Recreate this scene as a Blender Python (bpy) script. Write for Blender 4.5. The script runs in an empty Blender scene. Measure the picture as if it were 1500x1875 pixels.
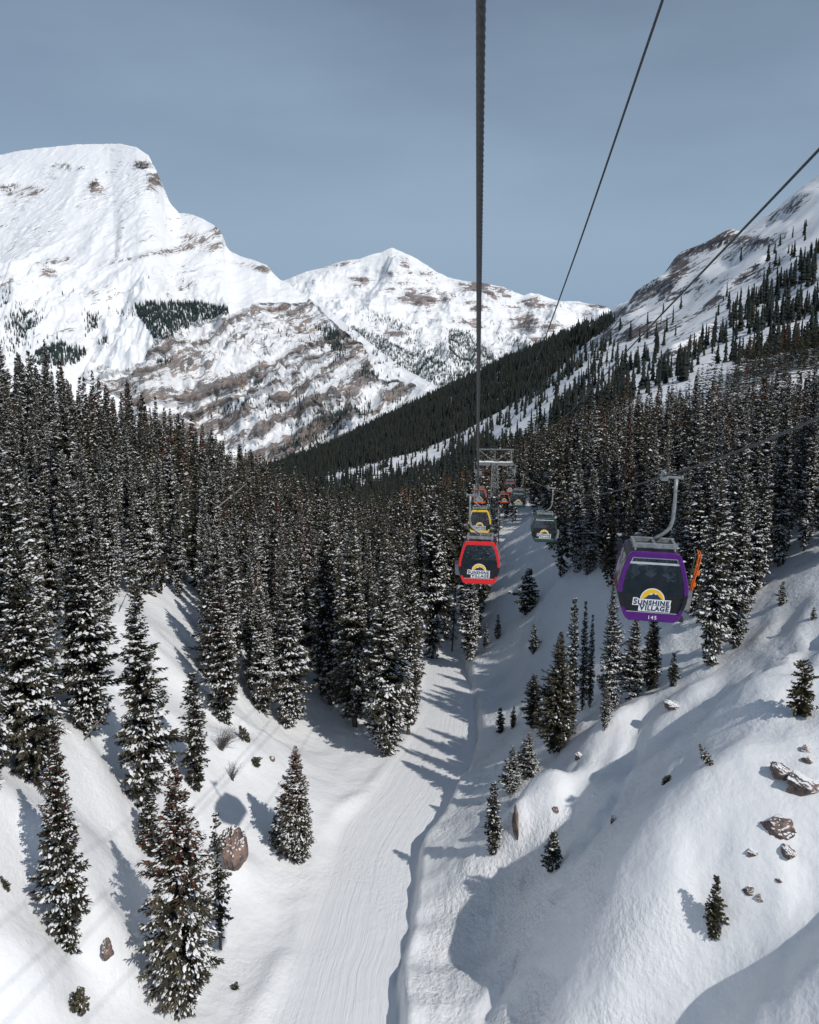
import time; _t0=time.time()
import bpy, bmesh, math, random
import numpy as np
from mathutils import Vector, Matrix

SC = bpy.context.scene
COL = SC.collection
rng = np.random.default_rng(7)
random.seed(7)

# ------------------------------------------------------------------ tags
def tag(o, label=None, cat=None, group=None, kind=None):
    if label: o['label'] = label
    if cat: o['category'] = cat
    if group: o['group'] = group
    if kind: o['kind'] = kind
    return o

def empty(name, loc=(0, 0, 0), rot=(0, 0, 0)):
    o = bpy.data.objects.new(name, None)
    o.empty_display_size = 0.3
    o.location = loc
    o.rotation_euler = rot
    COL.objects.link(o)
    return o

def link_mesh(name, me, parent=None):
    o = bpy.data.objects.new(name, me)
    COL.objects.link(o)
    if parent is not None:
        o.parent = parent
    return o

def np_mesh(name, verts, faces, mats, smooth=False, mat_idx=None, attrs=None):
    """verts (n,3), faces: list of int arrays of shape (m,k)"""
    me = bpy.data.meshes.new(name)
    verts = np.asarray(verts, dtype=np.float32)
    if isinstance(faces, np.ndarray):
        faces = [faces]
    nl = sum(f.size for f in faces)
    nf = sum(f.shape[0] for f in faces)
    me.vertices.add(len(verts))
    me.vertices.foreach_set('co', verts.ravel())
    me.loops.add(nl)
    me.polygons.add(nf)
    li = np.concatenate([f.ravel() for f in faces]).astype(np.int32)
    tot = np.concatenate([np.full(f.shape[0], f.shape[1]) for f in faces]).astype(np.int32)
    start = np.concatenate([[0], np.cumsum(tot)[:-1]]).astype(np.int32)
    me.loops.foreach_set('vertex_index', li)
    me.polygons.foreach_set('loop_start', start)
    me.polygons.foreach_set('loop_total', tot)
    if smooth is True:
        me.polygons.foreach_set('use_smooth', np.ones(nf, dtype=bool))
    elif smooth is not False:
        me.polygons.foreach_set('use_smooth', np.asarray(smooth, dtype=bool))
    for m in mats:
        me.materials.append(m)
    if mat_idx is not None:
        me.polygons.foreach_set('material_index', np.asarray(mat_idx, dtype=np.int32))
    if attrs:
        for k, v in attrs.items():
            v = np.asarray(v, dtype=np.float32)
            if v.ndim == 1:
                a = me.attributes.new(k, 'FLOAT', 'POINT'); a.data.foreach_set('value', v)
            else:
                a = me.attributes.new(k, 'FLOAT_VECTOR', 'POINT'); a.data.foreach_set('vector', v.ravel())
    me.update(calc_edges=True)
    me.validate()
    return me

# ------------------------------------------------------------------ noise
def _hash(ix, iy, iz, seed):
    h = (ix.astype(np.int64) * 374761393 + iy.astype(np.int64) * 668265263 + iz.astype(np.int64) * 2147483647 + seed * 974711) & 0x7fffffff
    h = ((h ^ (h >> 13)) * 1274126177) & 0x7fffffff
    h = ((h ^ (h >> 15)) * 2246822519) & 0x7fffffff
    return (h ^ (h >> 16)) & 0x7fffffff

def vnoise(x, y, seed=0):
    """2-d gradient noise, roughly -1..1"""
    x = np.asarray(x, dtype=np.float64); y = np.asarray(y, dtype=np.float64)
    ix = np.floor(x); iy = np.floor(y)
    fx = x - ix; fy = y - iy
    ux = fx * fx * fx * (fx * (fx * 6 - 15) + 10)
    uy = fy * fy * fy * (fy * (fy * 6 - 15) + 10)
    z0 = np.zeros_like(ix)
    def g(dx, dy):
        a = _hash(ix + dx, iy + dy, z0, seed) * (2 * math.pi / 0x7fffffff)
        return np.cos(a) * (fx - dx) + np.sin(a) * (fy - dy)
    n0 = g(0, 0) * (1 - ux) + g(1, 0) * ux
    n1 = g(0, 1) * (1 - ux) + g(1, 1) * ux
    return (n0 * (1 - uy) + n1 * uy) * 1.5

def fbm(x, y, octaves=5, gain=0.5, lac=2.03, seed=0):
    s = 0; a = 1.0; t = 0
    for i in range(octaves):
        s = s + a * vnoise(x, y, seed + i * 17); t += a
        a *= gain; x = x * lac + 13.7; y = y * lac - 7.1
    return s / t

def ridged(x, y, octaves=5, gain=0.55, lac=2.07, seed=0):
    s = 0; a = 1.0; t = 0; w = 1.0
    for i in range(octaves):
        n = 1 - np.abs(vnoise(x, y, seed + i * 31))
        n = n * n * w
        w = np.clip(n * 1.6, 0, 1)
        s = s + a * n; t += a
        a *= gain; x = x * lac + 3.7; y = y * lac + 5.1
    return s / t

def sstep(a, b, x):
    t = np.clip((x - a) / (b - a), 0, 1)
    return t * t * (3 - 2 * t)

# ------------------------------------------------------------------ camera
PITCH = math.radians(9.0)
CP, SP = math.cos(PITCH), math.sin(PITCH)
def ray(u, v):
    a = (np.asarray(u, float) - 750) / 1500.0
    b = (937.5 - np.asarray(v, float)) / 1500.0
    return a, CP + b * SP, -SP + b * CP
def at(u, v, Y):
    """point that stands Y metres ahead on the line of sight u,v"""
    x, y, z = ray(u, v)
    k = Y / y
    return np.array([x * k, y * k, z * k])
def project(x, y, z):
    d = y * CP - z * SP
    b = y * SP + z * CP
    d = np.maximum(d, 0.01)
    return 750 + 1500 * x / d, 937.5 - 1500 * b / d

cam = bpy.data.cameras.new('camera')
cam.sensor_fit = 'HORIZONTAL'; cam.sensor_width = 36; cam.lens = 36
cam.clip_start = 0.1; cam.clip_end = 60000
camo = bpy.data.objects.new('camera', cam)
camo.rotation_euler = (math.radians(90) - PITCH, 0, 0)
COL.objects.link(camo)
SC.camera = camo
SC.view_settings.view_transform = 'Standard'
SC.view_settings.look = 'None'
SC.view_settings.exposure = 0
SC.render.resolution_x = 819; SC.render.resolution_y = 1024

def inpoly(u, v, poly):
    u = np.asarray(u); v = np.asarray(v)
    ins = np.zeros(u.shape, bool)
    n = len(poly)
    for i in range(n):
        x1, y1 = poly[i]; x2, y2 = poly[(i + 1) % n]
        c = ((y1 > v) != (y2 > v))
        with np.errstate(divide='ignore', invalid='ignore'):
            xi = (x2 - x1) * (v - y1) / (y2 - y1 + 1e-12) + x1
        ins ^= c & (u < xi)
    return ins

# ------------------------------------------------------------------ light
SUN_EL = math.radians(43)
SAX, SAY = 0.675, -0.738            # horizontal direction towards the sun (right and behind)
to_sun = Vector((SAX * math.cos(SUN_EL), SAY * math.cos(SUN_EL), math.sin(SUN_EL))).normalized()
sl = bpy.data.lights.new('sun', 'SUN')
sl.energy = 2.85; sl.angle = math.radians(0.53); sl.color = (1.0, 0.955, 0.90)
so = bpy.data.objects.new('sun', sl)
so.rotation_euler = to_sun.to_track_quat('Z', 'Y').to_euler()
so.location = to_sun * 200
COL.objects.link(so)

W = bpy.data.worlds.new('World'); SC.world = W; W.use_nodes = True
nt = W.node_tree; nt.nodes.clear()
N = nt.nodes.new; L = nt.links.new
wo = N('ShaderNodeOutputWorld'); bg = N('ShaderNodeBackground'); bg.inputs[1].default_value = 0.073
sky = N('ShaderNodeTexSky'); sky.sky_type = 'NISHITA'; sky.sun_disc = False
sky.sun_elevation = SUN_EL; sky.sun_rotation = math.atan2(SAX, SAY); sky.altitude = 1800
sky.air_density = 1.0; sky.dust_density = 1.2; sky.ozone_density = 2.0
hs = N('ShaderNodeHueSaturation'); hs.inputs['Saturation'].default_value = 0.80; hs.inputs['Value'].default_value = 0.98
# thin high cloud veil drawn over the blue by direction
tc = N('ShaderNodeTexCoord'); mp = N('ShaderNodeMapping'); mp.inputs['Scale'].default_value = (1.0, 1.0, 3.2)
mp.inputs['Rotation'].default_value = (0.12, 0.10, 0.3)
nz = N('ShaderNodeTexNoise'); nz.inputs['Scale'].default_value = 1.7; nz.inputs['Detail'].default_value = 5; nz.inputs['Roughness'].default_value = 0.5
rp = N('ShaderNodeValToRGB'); rp.color_ramp.elements[0].position = 0.36; rp.color_ramp.elements[0].color = (0.18, 0.18, 0.18, 1)
rp.color_ramp.elements[1].position = 0.66; rp.color_ramp.elements[1].color = (0.52, 0.52, 0.52, 1)
mx = N('ShaderNodeMix'); mx.data_type = 'RGBA'
mx.inputs['B'].default_value = (4.35, 5.95, 7.7, 1)
L(tc.outputs['Generated'], mp.inputs['Vector']); L(mp.outputs['Vector'], nz.inputs['Vector']); L(nz.outputs['Fac'], rp.inputs['Fac'])
L(sky.outputs['Color'], hs.inputs['Color']); L(hs.outputs['Color'], mx.inputs['A']); sz = N('ShaderNodeSeparateXYZ'); L(tc.outputs['Generated'], sz.inputs[0])
# the veil thickens towards the horizon
mr = N('ShaderNodeMapRange'); mr.inputs['From Min'].default_value = 0.50; mr.inputs['From Max'].default_value = 0.10; mr.inputs['To Min'].default_value = -0.10; mr.inputs['To Max'].default_value = 0.42
L(sz.outputs['Z'], mr.inputs['Value'])
av = N('ShaderNodeMath'); av.operation = 'ADD'; av.use_clamp = True; L(rp.outputs['Color'], av.inputs[0]); L(mr.outputs['Result'], av.inputs[1])
L(av.outputs[0], mx.inputs['Factor'])
# a band of deeper blue low over the ranges
m2 = N('ShaderNodeMapRange'); m2.inputs['From Min'].default_value = 0.17; m2.inputs['From Max'].default_value = 0.07; m2.inputs['To Max'].default_value = 0.5; L(sz.outputs['Z'], m2.inputs['Value'])
mx2 = N('ShaderNodeMix'); mx2.data_type = 'RGBA'; mx2.inputs['B'].default_value = (3.1, 4.5, 6.4, 1)
L(m2.outputs['Result'], mx2.inputs['Factor']); L(mx.outputs['Result'], mx2.inputs['A']); L(mx2.outputs['Result'], bg.inputs['Color']); L(bg.outputs['Background'], wo.inputs['Surface'])

# ------------------------------------------------------------------ materials
def new_mat(name):
    m = bpy.data.materials.new(name); m.use_nodes = True
    t = m.node_tree; t.nodes.clear()
    out = t.nodes.new('ShaderNodeOutputMaterial')
    b = t.nodes.new('ShaderNodeBsdfPrincipled')
    t.links.new(b.outputs['BSDF'], out.inputs['Surface'])
    return m, t, b

def simple_mat(name, col, rough=0.5, metal=0.0, var=0.15, scale=6.0, bump=0.0, coat=0.0):
    m, t, b = new_mat(name)
    b.inputs['Roughness'].default_value = rough; b.inputs['Metallic'].default_value = metal
    if coat: b.inputs['Coat Weight'].default_value = coat
    co = t.nodes.new('ShaderNodeTexCoord'); n = t.nodes.new('ShaderNodeTexNoise')
    n.inputs['Scale'].default_value = scale; n.inputs['Detail'].default_value = 6
    t.links.new(co.outputs['Object'], n.inputs['Vector'])
    r = t.nodes.new('ShaderNodeMapRange'); r.inputs['From Min'].default_value = 0.3; r.inputs['From Max'].default_value = 0.7
    r.inputs['To Min'].default_value = 1 - var; r.inputs['To Max'].default_value = 1 + var
    t.links.new(n.outputs['Fac'], r.inputs['Value'])
    v = t.nodes.new('ShaderNodeVectorMath'); v.operation = 'SCALE'; v.inputs[0].default_value = col[:3]
    t.links.new(r.outputs['Result'], v.inputs['Scale'])
    t.links.new(v.outputs['Vector'], b.inputs['Base Color'])
    if bump:
        bp = t.nodes.new('ShaderNodeBump'); bp.inputs['Strength'].default_value = bump; bp.inputs['Distance'].default_value = 0.02
        t.links.new(n.outputs['Fac'], bp.inputs['Height']); t.links.new(bp.outputs['Normal'], b.inputs['Normal'])
    return m
# ------------------------------------------------------------------ terrain height field
# floor of the gully: the groomed run
def floor_z(Y): return -35.0 - 0.05 * (Y - 40.0)
def v_to_floorY(v):
    _, y, z = ray(750, v); t = -z / y
    return 33.0 / (t - 0.05)
_L = [(430,1990),(490,1875),(522,1802),(572,1650),(588,1617),(621,1517),(638,1493),(683,1451),(712,1402),(745,1364),(768,1307),(772,1224),(790,1195)]
_R = [(735,1990),(729,1873),(724,1782),(745,1728),(757,1637),(766,1567),(784,1540),(803,1517),(850,1426),(865,1393),(875,1364),(873,1307),(866,1278),(858,1240),(846,1200)]
def _edge(pts):
    Ys = np.array([v_to_floorY(v) for u, v in pts])
    xs = np.array([at(u, v, Y)[0] for (u, v), Y in zip(pts, Ys)])
    return Ys, xs
LY, LX = _edge(_L); RY, RX = _edge(_R)
def run_left(Y):  return np.interp(Y, np.concatenate([[-60], LY, [170, 400]]), np.concatenate([[-22], LX, [-2, -20]]))
def run_right(Y): return np.interp(Y, np.concatenate([[-60], RY, [170, 400]]), np.concatenate([[-12], RX, [3, -12]]))

CT = []   # control points x, Y, z
def cp(u, v, Y): CT.append(tuple(at(u, v, Y)))
def cw(x, Y, z): CT.append((x, Y, z))
for Y in (34, 40, 46, 54, 64, 75, 88, 102, 112):
    cw(float(run_left(Y)), Y, floor_z(Y)); cw(float(run_right(Y)), Y, floor_z(Y))
    cw(float(run_left(Y) + run_right(Y)) / 2, Y, floor_z(Y) - 0.1)
for Y in (-50, -20, 5, 20):
    xl, xr = float(run_left(Y)), float(run_right(Y)); z = floor_z(Y)
    cw(xl, Y, z); cw(xr, Y, z); cw(xl - 9, Y, z + 5); cw(xl - 30, Y, z + 24); cw(xl - 70, Y, z + 40)
    cw(xr + 12, Y, z + 7.5); cw(xr + 32, Y, z + 21); cw(xr + 75, Y, z + 42); cw(xr + 150, Y, z + 60)
# left wall
for p in [(0,1875,33),(125,1740,38),(0,1600,38),(0,1400,44),(230,1500,50),(150,1400,50),(340,1840,40.3),(420,1590,53),(500,1600,54),
          (400,1700,47),(545,1570,56.5),(500,1385,69),(420,1300,71),(280,1250,66),(220,1150,72),(0,1150,60),(530,1330,80),(650,1300,88),
          (600,1200,104),(400,1200,84),(0,930,88),(0,815,118),(200,838,160),(200,1000,95),(350,874,225),(350,1000,130),(490,912,300),(500,1050,150),
          (620,1000,190),(620,1090,140),(-250,1400,38),(-250,1000,58),(-300,810,105),(750,1100,140),(740,990,200)]: cp(*p)
cw(-130,100,6); cw(-140,200,-6); cw(-120,300,-12); cw(-150,400,-50); cw(-90,450,-68); cw(-300,600,-95); cw(-240,300,15)
# spur where the right wall turns across the gully
for p in [(810,1205,112),(900,1100,118),(870,1150,114),(950,967,130),(1000,948,126),(930,1020,124)]: cp(*p)
cw(20,158,-34); cw(15,139,-28.5); cw(0,150,-45); cw(-10,200,-49); cw(-20,300,-58); cw(0,450,-74); cw(0,700,-88); cw(-150,700,-105)
# right wall
for p in [(1500,1875,26.5),(1500,1600,32.6),(1500,1400,38.2),(1500,1200,50),(1500,1040,62),(1310,1205,60),(1100,1320,60),(900,1560,51),
          (1000,1450,56.5),(1200,1400,50.5),(905,1750,44.2),(1000,1700,40.6),(1100,1640,37.8),(1000,1600,45),(925,1620,50),(1100,1500,46.5),(1200,1580,36.2),(1270,1640,34.3),(1350,1300,46),(1400,1450,37.2),(1250,1850,31),(985,1870,36.4),(1150,1200,70),(1000,1250,82),(930,1250,95),
          (1000,1100,100),(1100,1080,92),(1250,1100,74),(1500,900,112),(1500,790,200),(1500,600,430),(1500,340,700),(1250,900,132),(1250,770,270),
          (1250,660,480),(1250,560,720),(1250,475,900),(1050,860,215),(1050,770,410),(1050,685,690),(1050,645,950),(1120,582,1150),(1400,395,800),
          (1180,540,1020),(1330,440,850),(1500,700,300),(1700,1200,40),(1750,900,90),(1750,700,180),(1380,700,330),(1380,560,560)]: cp(*p)
cw(500,700,265); cw(460,1000,180); cw(330,1000,105); cw(620,1000,260); cw(300,1300,72); cw(640,400,230); cw(300,200,90); cw(450,1500,110)
# far spur
for p in [(1100,608,1300),(950,664,1400),(800,738,1400),(650,803,1350),(510,863,1250),(860,800,800),(700,850,800),(950,730,900)]: cp(*p)
cw(200,1720,-70); cw(0,1720,-160); cw(-200,1600,-210); cw(-220,900,-122); cw(-500,900,-140); cw(-500,1600,-260); cw(400,1750,-20); cw(-400,1250,-170); cw(900,1700,150)
CT = np.array(CT)
CC = 60.0
def _tf(x, Y): return np.stack([x / (Y + CC), 0.8 * np.log((Y + CC) / CC)], -1)
_P = _tf(CT[:, 0], CT[:, 1]); _w = CT[:, 2] / (CT[:, 1] + CC)
def _phi(r): return np.where(r > 1e-9, r * r * np.log(np.maximum(r, 1e-9)), 0.0)
_n = len(CT)
_A = np.zeros((_n + 3, _n + 3))
_d = np.linalg.norm(_P[:, None] - _P[None], axis=-1)
_A[:_n, :_n] = _phi(_d) + np.eye(_n) * 2e-4
_A[:_n, _n] = 1; _A[:_n, _n + 1:] = _P; _A[_n, :_n] = 1; _A[_n + 1:, :_n] = _P.T
_sol = np.linalg.solve(_A, np.concatenate([_w, np.zeros(3)]))
def base_z(x, Y):
    q = _tf(x, Y); sh = x.shape; q = q.reshape(-1, 2)
    out = np.zeros(len(q))
    for i in range(0, len(q), 20000):
        b = q[i:i + 20000]
        out[i:i + 20000] = _phi(np.linalg.norm(b[:, None] - _P[None], axis=-1)) @ _sol[:_n] + _sol[_n] + b @ _sol[_n + 1:]
    return out.reshape(sh) * (Y + CC)

GROOVES = []   # furrows (negative) and ribs (positive): polyline, height, half width
def groove(pts, h, w, Yh=None):
    P = np.array([(ground_hit(*p) if len(p) == 2 else at(*p))[:2] for p in pts])
    GROOVES.append((P, h, w))
def groove_z(x, Y):
    out = np.zeros_like(x)
    for P, h, w in GROOVES:
        m = (x > P[:, 0].min() - 3 * w) & (x < P[:, 0].max() + 3 * w) & (Y > P[:, 1].min() - 3 * w) & (Y < P[:, 1].max() + 3 * w)
        if not m.any(): continue
        xx, yy = x[m], Y[m]; best = np.full(xx.shape, 1e9)
        for (ax, ay), (bx, by) in zip(P[:-1], P[1:]):
            dx, dy = bx - ax, by - ay; t_ = np.clip(((xx - ax) * dx + (yy - ay) * dy) / (dx * dx + dy * dy), 0, 1)
            best = np.minimum(best, np.hypot(xx - ax - t_ * dx, yy - ay - t_ * dy))
        best = best * (1 + 0.35 * vnoise(xx / (2.2 * w), yy / (2.2 * w), 91))
        out[m] += h * np.exp(-(best / w) ** 2) * (0.8 + 0.4 * vnoise(xx / (5 * w), yy / (5 * w), 92))
    return out
BUMPS = []   # local snow mounds: x, Y, height, radius across, radius along, angle
def mound(u, v, Y, h, r1, r2=None, ang=0.0):
    p = at(u, v, Y); BUMPS.append((p[0], p[1], h, r1, r2 or r1, ang))

def terrain_z(x, Y):
    x = np.asarray(x, float); Y = np.asarray(Y, float)
    z = base_z(x, Y)
    xl, xr = run_left(Y), run_right(Y)
    near = 1 - sstep(105, 125, Y)
    fz = floor_z(Y)
    # groomed floor between the two edges
    inside = sstep(xl - 1.2, xl + 0.4, x) * (1 - sstep(xr - 0.05, xr + 0.12, x)) * near
    # cut bank along the right edge, a metre and a half of undercut snow
    wob = 0.75 + 0.45 * vnoise(Y * 0.13, Y * 0 + 3.3, 5) + 0.25 * vnoise(Y * 0.5, Y * 0 + 1.3, 6)
    bank = near * np.clip(wob, 0.2, 1.6) * 1.75 * sstep(xr - 0.02, xr + 0.55, x) * np.exp(-np.maximum(x - xr, 0) / 5.0)
    berm = near * 0.35 * np.exp(-((x - xl + 0.6) / 0.8) ** 2) * (0.6 + 0.6 * vnoise(Y * 0.4, x * 0.3, 9))
    # undulation grows with distance
    amp = 0.10 + 0.012 * np.clip(Y, 0, 900)
    lam = 9.0 + 0.12 * np.clip(Y, 0, 1200)
    big = fbm(x / 14.0, Y / 14.0, 4, seed=3) * 0.9 * (1 - sstep(150, 400, Y)) + fbm(x / 70.0, Y / 70.0, 5, seed=8) * 6.0 * sstep(120, 420, Y) * np.clip(0.25 + np.abs(x) / 200, 0, 1)
    # wind lips and gullies running down the right wall
    rw = sstep(2.0, 12.0, x - xr) * (1 - sstep(90, 140, Y))
    g = (x * 0.55 + Y * 0.83); s = (x * 0.83 - Y * 0.55)
    rib = (ridged(g / 15.0 + 0.4 * vnoise(s / 20, g / 20, 2), s / 60.0, 2, seed=12) - 0.55) * 1.4
    out = z * (1 - inside) + fz * inside + (big + bank) * (1 - inside) + berm + rw * rib
    lw = sstep(3, 12, xl - x) * (1 - sstep(70, 110, Y))
    out = out + lw * ((ridged(x / 22.0, Y / 12.0 + 0.5 * vnoise(x / 15, Y / 15, 4), 3, seed=21) - 0.55) * 2.0)
    # rough broken snow beside the bank
    deb = near * sstep(0.3, 2.5, x - xr) * (1 - sstep(6, 13, x - xr)) * sstep(30, 36, Y)
    out = out + deb * (np.abs(fbm(x * 0.9, Y * 0.9, 4, 0.65, seed=33)) * 0.45)
    # drifts and sloughed snow lying down the fall line of the right wall
    dr = ridged(s / 2.6 + 0.6 * vnoise(x / 6.0, Y / 6.0, 43), g / 11.0, 3, seed=44) - 0.5
    pt_ = sstep(-0.05, 0.35, fbm(x / 11.0, Y / 11.0, 3, seed=46))
    out = out + rw * (dr * (0.14 + 0.75 * pt_) + 0.22 * pt_ * np.abs(fbm(x * 0.8, Y * 0.8, 3, 0.6, seed=47)))
    small = (fbm(x * 0.5, Y * 0.5, 3, seed=40) * 0.14) * (1 - inside)
    out = out + small * (1 - sstep(150, 300, Y))
    for bx, by, h, r1, r2, an in BUMPS:
        c, s2 = math.cos(an), math.sin(an)
        dx, dy = x - bx, Y - by
        p, q = (dx * c + dy * s2) / r1, (-dx * s2 + dy * c) / r2
        out = out + h * np.exp(-(p * p + q * q) ** 1.5)
    if GROOVES: out = out + groove_z(x, Y)
    # cliffs on the far right hillside
    cl = sstep(380, 600, Y) * sstep(60, 160, x)
    st = z + fbm(x / 90.0, Y / 90.0, 4, seed=51) * 25
    out = out + cl * 7.0 * (np.abs(((st / 34.0) % 1.0) - 0.5) * -2 + 0.5) * sstep(-0.1, 0.35, fbm(x / 120.0, Y / 120.0, 3, seed=55) + 0.1)
    return out

# snow pillows, knoll with the outcrop, hollows
mound(1430,1470,37, 1.4, 4.0, 4.0, 0.5)
mound(1330,1780,28,-1.6, 4.0, 9.0, 0.9)
mound(1120,1780,36, 1.3, 3.0, 8.0, -0.9)
mound(985,1490,53.5, 2.4, 1.9, 2.6, -0.5)
mound(937,1545,52, 1.1, 1.0, 1.2, 0)
mound(1090,1380,57, 0.9, 2.0, 5.0, -0.8)
mound(1250,1270,56, 1.0, 3.0, 1.6, 0.4)
mound(1400,1280,47, 0.8, 2.5, 5.0, -0.7)
mound(440,1380,66, 1.3, 2.0, 2.4, 0)
mound(500,1300,70, 0.8, 2.0, 4.0, 0)
mound(150,1560,43, 1.6, 2.2, 3.0, 0)
mound(50,1780,35, 1.2, 1.6, 2.5, 0)
mound(215,1760,40, 1.5, 1.5, 1.8, 0)
mound(430,1590,53, 1.0, 1.6, 1.6, 0)

def ground_hit(u, v, y0=14.0, y1=1750.0):
    _, dy, dz = ray(u, v); dx = ray(u, v)[0]
    Ys = np.geomspace(y0, y1, 420)
    X, Z = dx / dy * Ys, dz / dy * Ys
    g = terrain_z(X, Ys)
    k = np.argmax(g > Z)
    if not (g > Z).any(): return None
    if k == 0: return np.array([X[0], Ys[0], g[0]])
    a, b = Z[k - 1] - g[k - 1], Z[k] - g[k]
    Yh = Ys[k - 1] + (Ys[k] - Ys[k - 1]) * a / (a - b)
    xh = dx / dy * Yh
    return np.array([xh, Yh, float(terrain_z(np.array([xh]), np.array([Yh]))[0])])

groove([(888,1860),(960,1730),(1030,1620),(1085,1530),(1118,1485),(1140,1430),(1168,1368),(1200,1312)], -0.42, 0.42)
groove([(1500,1610),(1385,1715),(1260,1800),(1150,1872)], -1.7, 1.9)
groove([(1500,1800),(1380,1868)], 1.0, 1.2)
groove([(1290,1230),(1180,1290),(1075,1370)], 0.55, 0.8)
groove([(1500,1180),(1400,1215),(1250,1330)], -0.35, 0.9)
groove([(1060,1420),(1000,1520),(930,1640)], 0.45, 0.7)
groove([(1130,1800),(1210,1700),(1250,1620)], 0.7, 0.9)
groove([(1238,486,905),(1252,462,890),(1280,449,870),(1330,441,830)], 11, 9)
groove([(1165,612,880),(1200,600,850),(1236,588,800)], 9, 8)
groove([(1228,655,520),(1258,640,540),(1290,622,560)], 8, 6)
groove([(1325,522,640),(1390,498,640)], 7, 6)
_NR, _NC = 820, 500
_yy = 15.0 * (1790.0 / 15.0) ** np.linspace(0, 1, _NR) - CC
_ss = np.linspace(-1, 1, _NC)
_ss = np.sign(_ss) * np.abs(_ss) ** 1.15
_YY = np.repeat(_yy[:, None], _NC, 1)
_XX = (52 + 0.66 * np.maximum(_YY, 0)) * _ss[None] + 0.03 * np.maximum(_YY, 0)
_ZZ = terrain_z(_XX, _YY)

def grid_faces(nr, nc):
    i = np.arange(nr * nc).reshape(nr, nc)
    return np.stack([i[:-1, :-1], i[:-1, 1:], i[1:, 1:], i[1:, :-1]], -1).reshape(-1, 4)

# masks stored on the vertices: rock, run, plus run coordinates
_U, _V = project(_XX, _YY, _ZZ)
_gz_y, _gz_x = np.gradient(_ZZ)
_dx = np.gradient(_XX, axis=1); _dy = np.gradient(_YY, axis=0)
_slope = np.hypot(_gz_x / _dx, _gz_y / _dy)
_rk = np.zeros_like(_ZZ)
_hill = sstep(330, 450, _YY) * sstep(30, 90, _XX)
_rk += _hill * sstep(0.95, 1.5, _slope + 0.30 * fbm(_XX / 25.0, _YY / 25.0, 4, seed=61)) * 0.65
def rockblob(u, v, ru, rv, amt, rot=0.0):
    global _rk
    c, s = math.cos(rot), math.sin(rot)
    du, dv = _U - u, _V - v
    p, q = (du * c + dv * s) / ru, (-du * s + dv * c) / rv
    _rk = _rk + amt * np.exp(-(p * p + q * q)) * _hill
for b in [(1275,448,50,13,1.6,-0.22),(1245,478,14,24,1.6,0.35),(1330,436,40,6,1.2,-0.05),(1200,530,50,3,0.6,-0.75),(1190,605,55,14,1.0,-0.3),(1250,640,45,28,0.9,-0.5),(1255,665,16,22,1.1,0.2),
          (1365,510,50,10,0.9,-0.35),(1300,560,60,12,0.7,-0.4),(1150,612,36,8,0.8,-0.4),(1370,440,40,7,0.9,-0.1),(1160,560,60,9,0.7,-0.55),(1225,520,60,8,0.6,-0.6),
          (1330,400,70,6,0.55,-0.4),(1340,580,40,10,0.6,-0.4),(1110,600,16,6,0.6,-0.5)]: rockblob(*b)
_rn = fbm(_XX / 12.0, _YY / 18.0, 5, 0.6, seed=71)
_rk = np.clip(np.clip(_rk * (0.8 + 0.8 * _rn), 0, 1.2) * 0.66 + _hill * (0.16 * sstep(560, 800, _YY) + 0.10), 0, 0.72)
_xl, _xr = run_left(_YY), run_right(_YY)
_run = sstep(_xl - 0.6, _xl + 0.8, _XX) * (1 - sstep(_xr - 0.4, _xr, _XX)) * (1 - sstep(105, 125, _YY))
_deb = (sstep(0.2, 2.0, _XX - _xr) * (1 - sstep(7, 14, _XX - _xr))) * (1 - sstep(100, 120, _YY))
_across = (_XX - _xl) / (_xr - _xl + 1e-6) * 7.0
tuv = np.stack([_across, _YY, np.zeros_like(_YY)], -1).reshape(-1, 3)

m_snow, t, b = new_mat('snow_ground')
def nd(t, kind, **kw):
    n = t.nodes.new(kind)
    for k, v in kw.items():
        if k in n.inputs: n.inputs[k].default_value = v
        else: setattr(n, k, v)
    return n
lk = t.links.new
co = nd(t, 'ShaderNodeTexCoord')
a_rock = nd(t, 'ShaderNodeAttribute', attribute_name='rock'); a_run = nd(t, 'ShaderNodeAttribute', attribute_name='run')
a_tuv = nd(t, 'ShaderNodeAttribute', attribute_name='tuv'); a_deb = nd(t, 'ShaderNodeAttribute', attribute_name='debris')
# snow colour
n1 = nd(t, 'ShaderNodeTexNoise', Scale=0.12, Detail=5.0)
lk(co.outputs['Object'], n1.inputs['Vector'])
mixs = nd(t, 'ShaderNodeMix', data_type='RGBA'); mixs.inputs['A'].default_value = (0.80, 0.82, 0.845, 1); mixs.inputs['B'].default_value = (0.87, 0.88, 0.89, 1)
lk(n1.outputs['Fac'], mixs.inputs['Factor'])
# rock colour
n2 = nd(t, 'ShaderNodeTexNoise', Scale=0.10, Detail=9.0, Roughness=0.75); lk(co.outputs['Object'], n2.inputs['Vector'])
rr = nd(t, 'ShaderNodeValToRGB'); e = rr.color_ramp.elements
e[0].position = 0.40; e[0].color = (0.035, 0.035, 0.038, 1); e[1].position = 0.64; e[1].color = (0.27, 0.165, 0.115, 1)
x = e.new(0.53); x.color = (0.14, 0.125, 0.125, 1)
lk(n2.outputs['Fac'], rr.inputs['Fac'])
n3 = nd(t, 'ShaderNodeTexNoise', Scale=0.16, Detail=9.0, Roughness=0.7); lk(co.outputs['Object'], n3.inputs['Vector'])
a_bed = nd(t, 'ShaderNodeAttribute', attribute_name='bed'); mps = nd(t, 'ShaderNodeMapping'); mps.inputs['Scale'].default_value = (0.028, 0.028, 0.20); lk(a_bed.outputs['Vector'], mps.inputs['Vector'])
n3b = nd(t, 'ShaderNodeTexNoise', Scale=1.0, Detail=7.0, Roughness=0.65); lk(mps.outputs['Vector'], n3b.inputs['Vector'])
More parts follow.
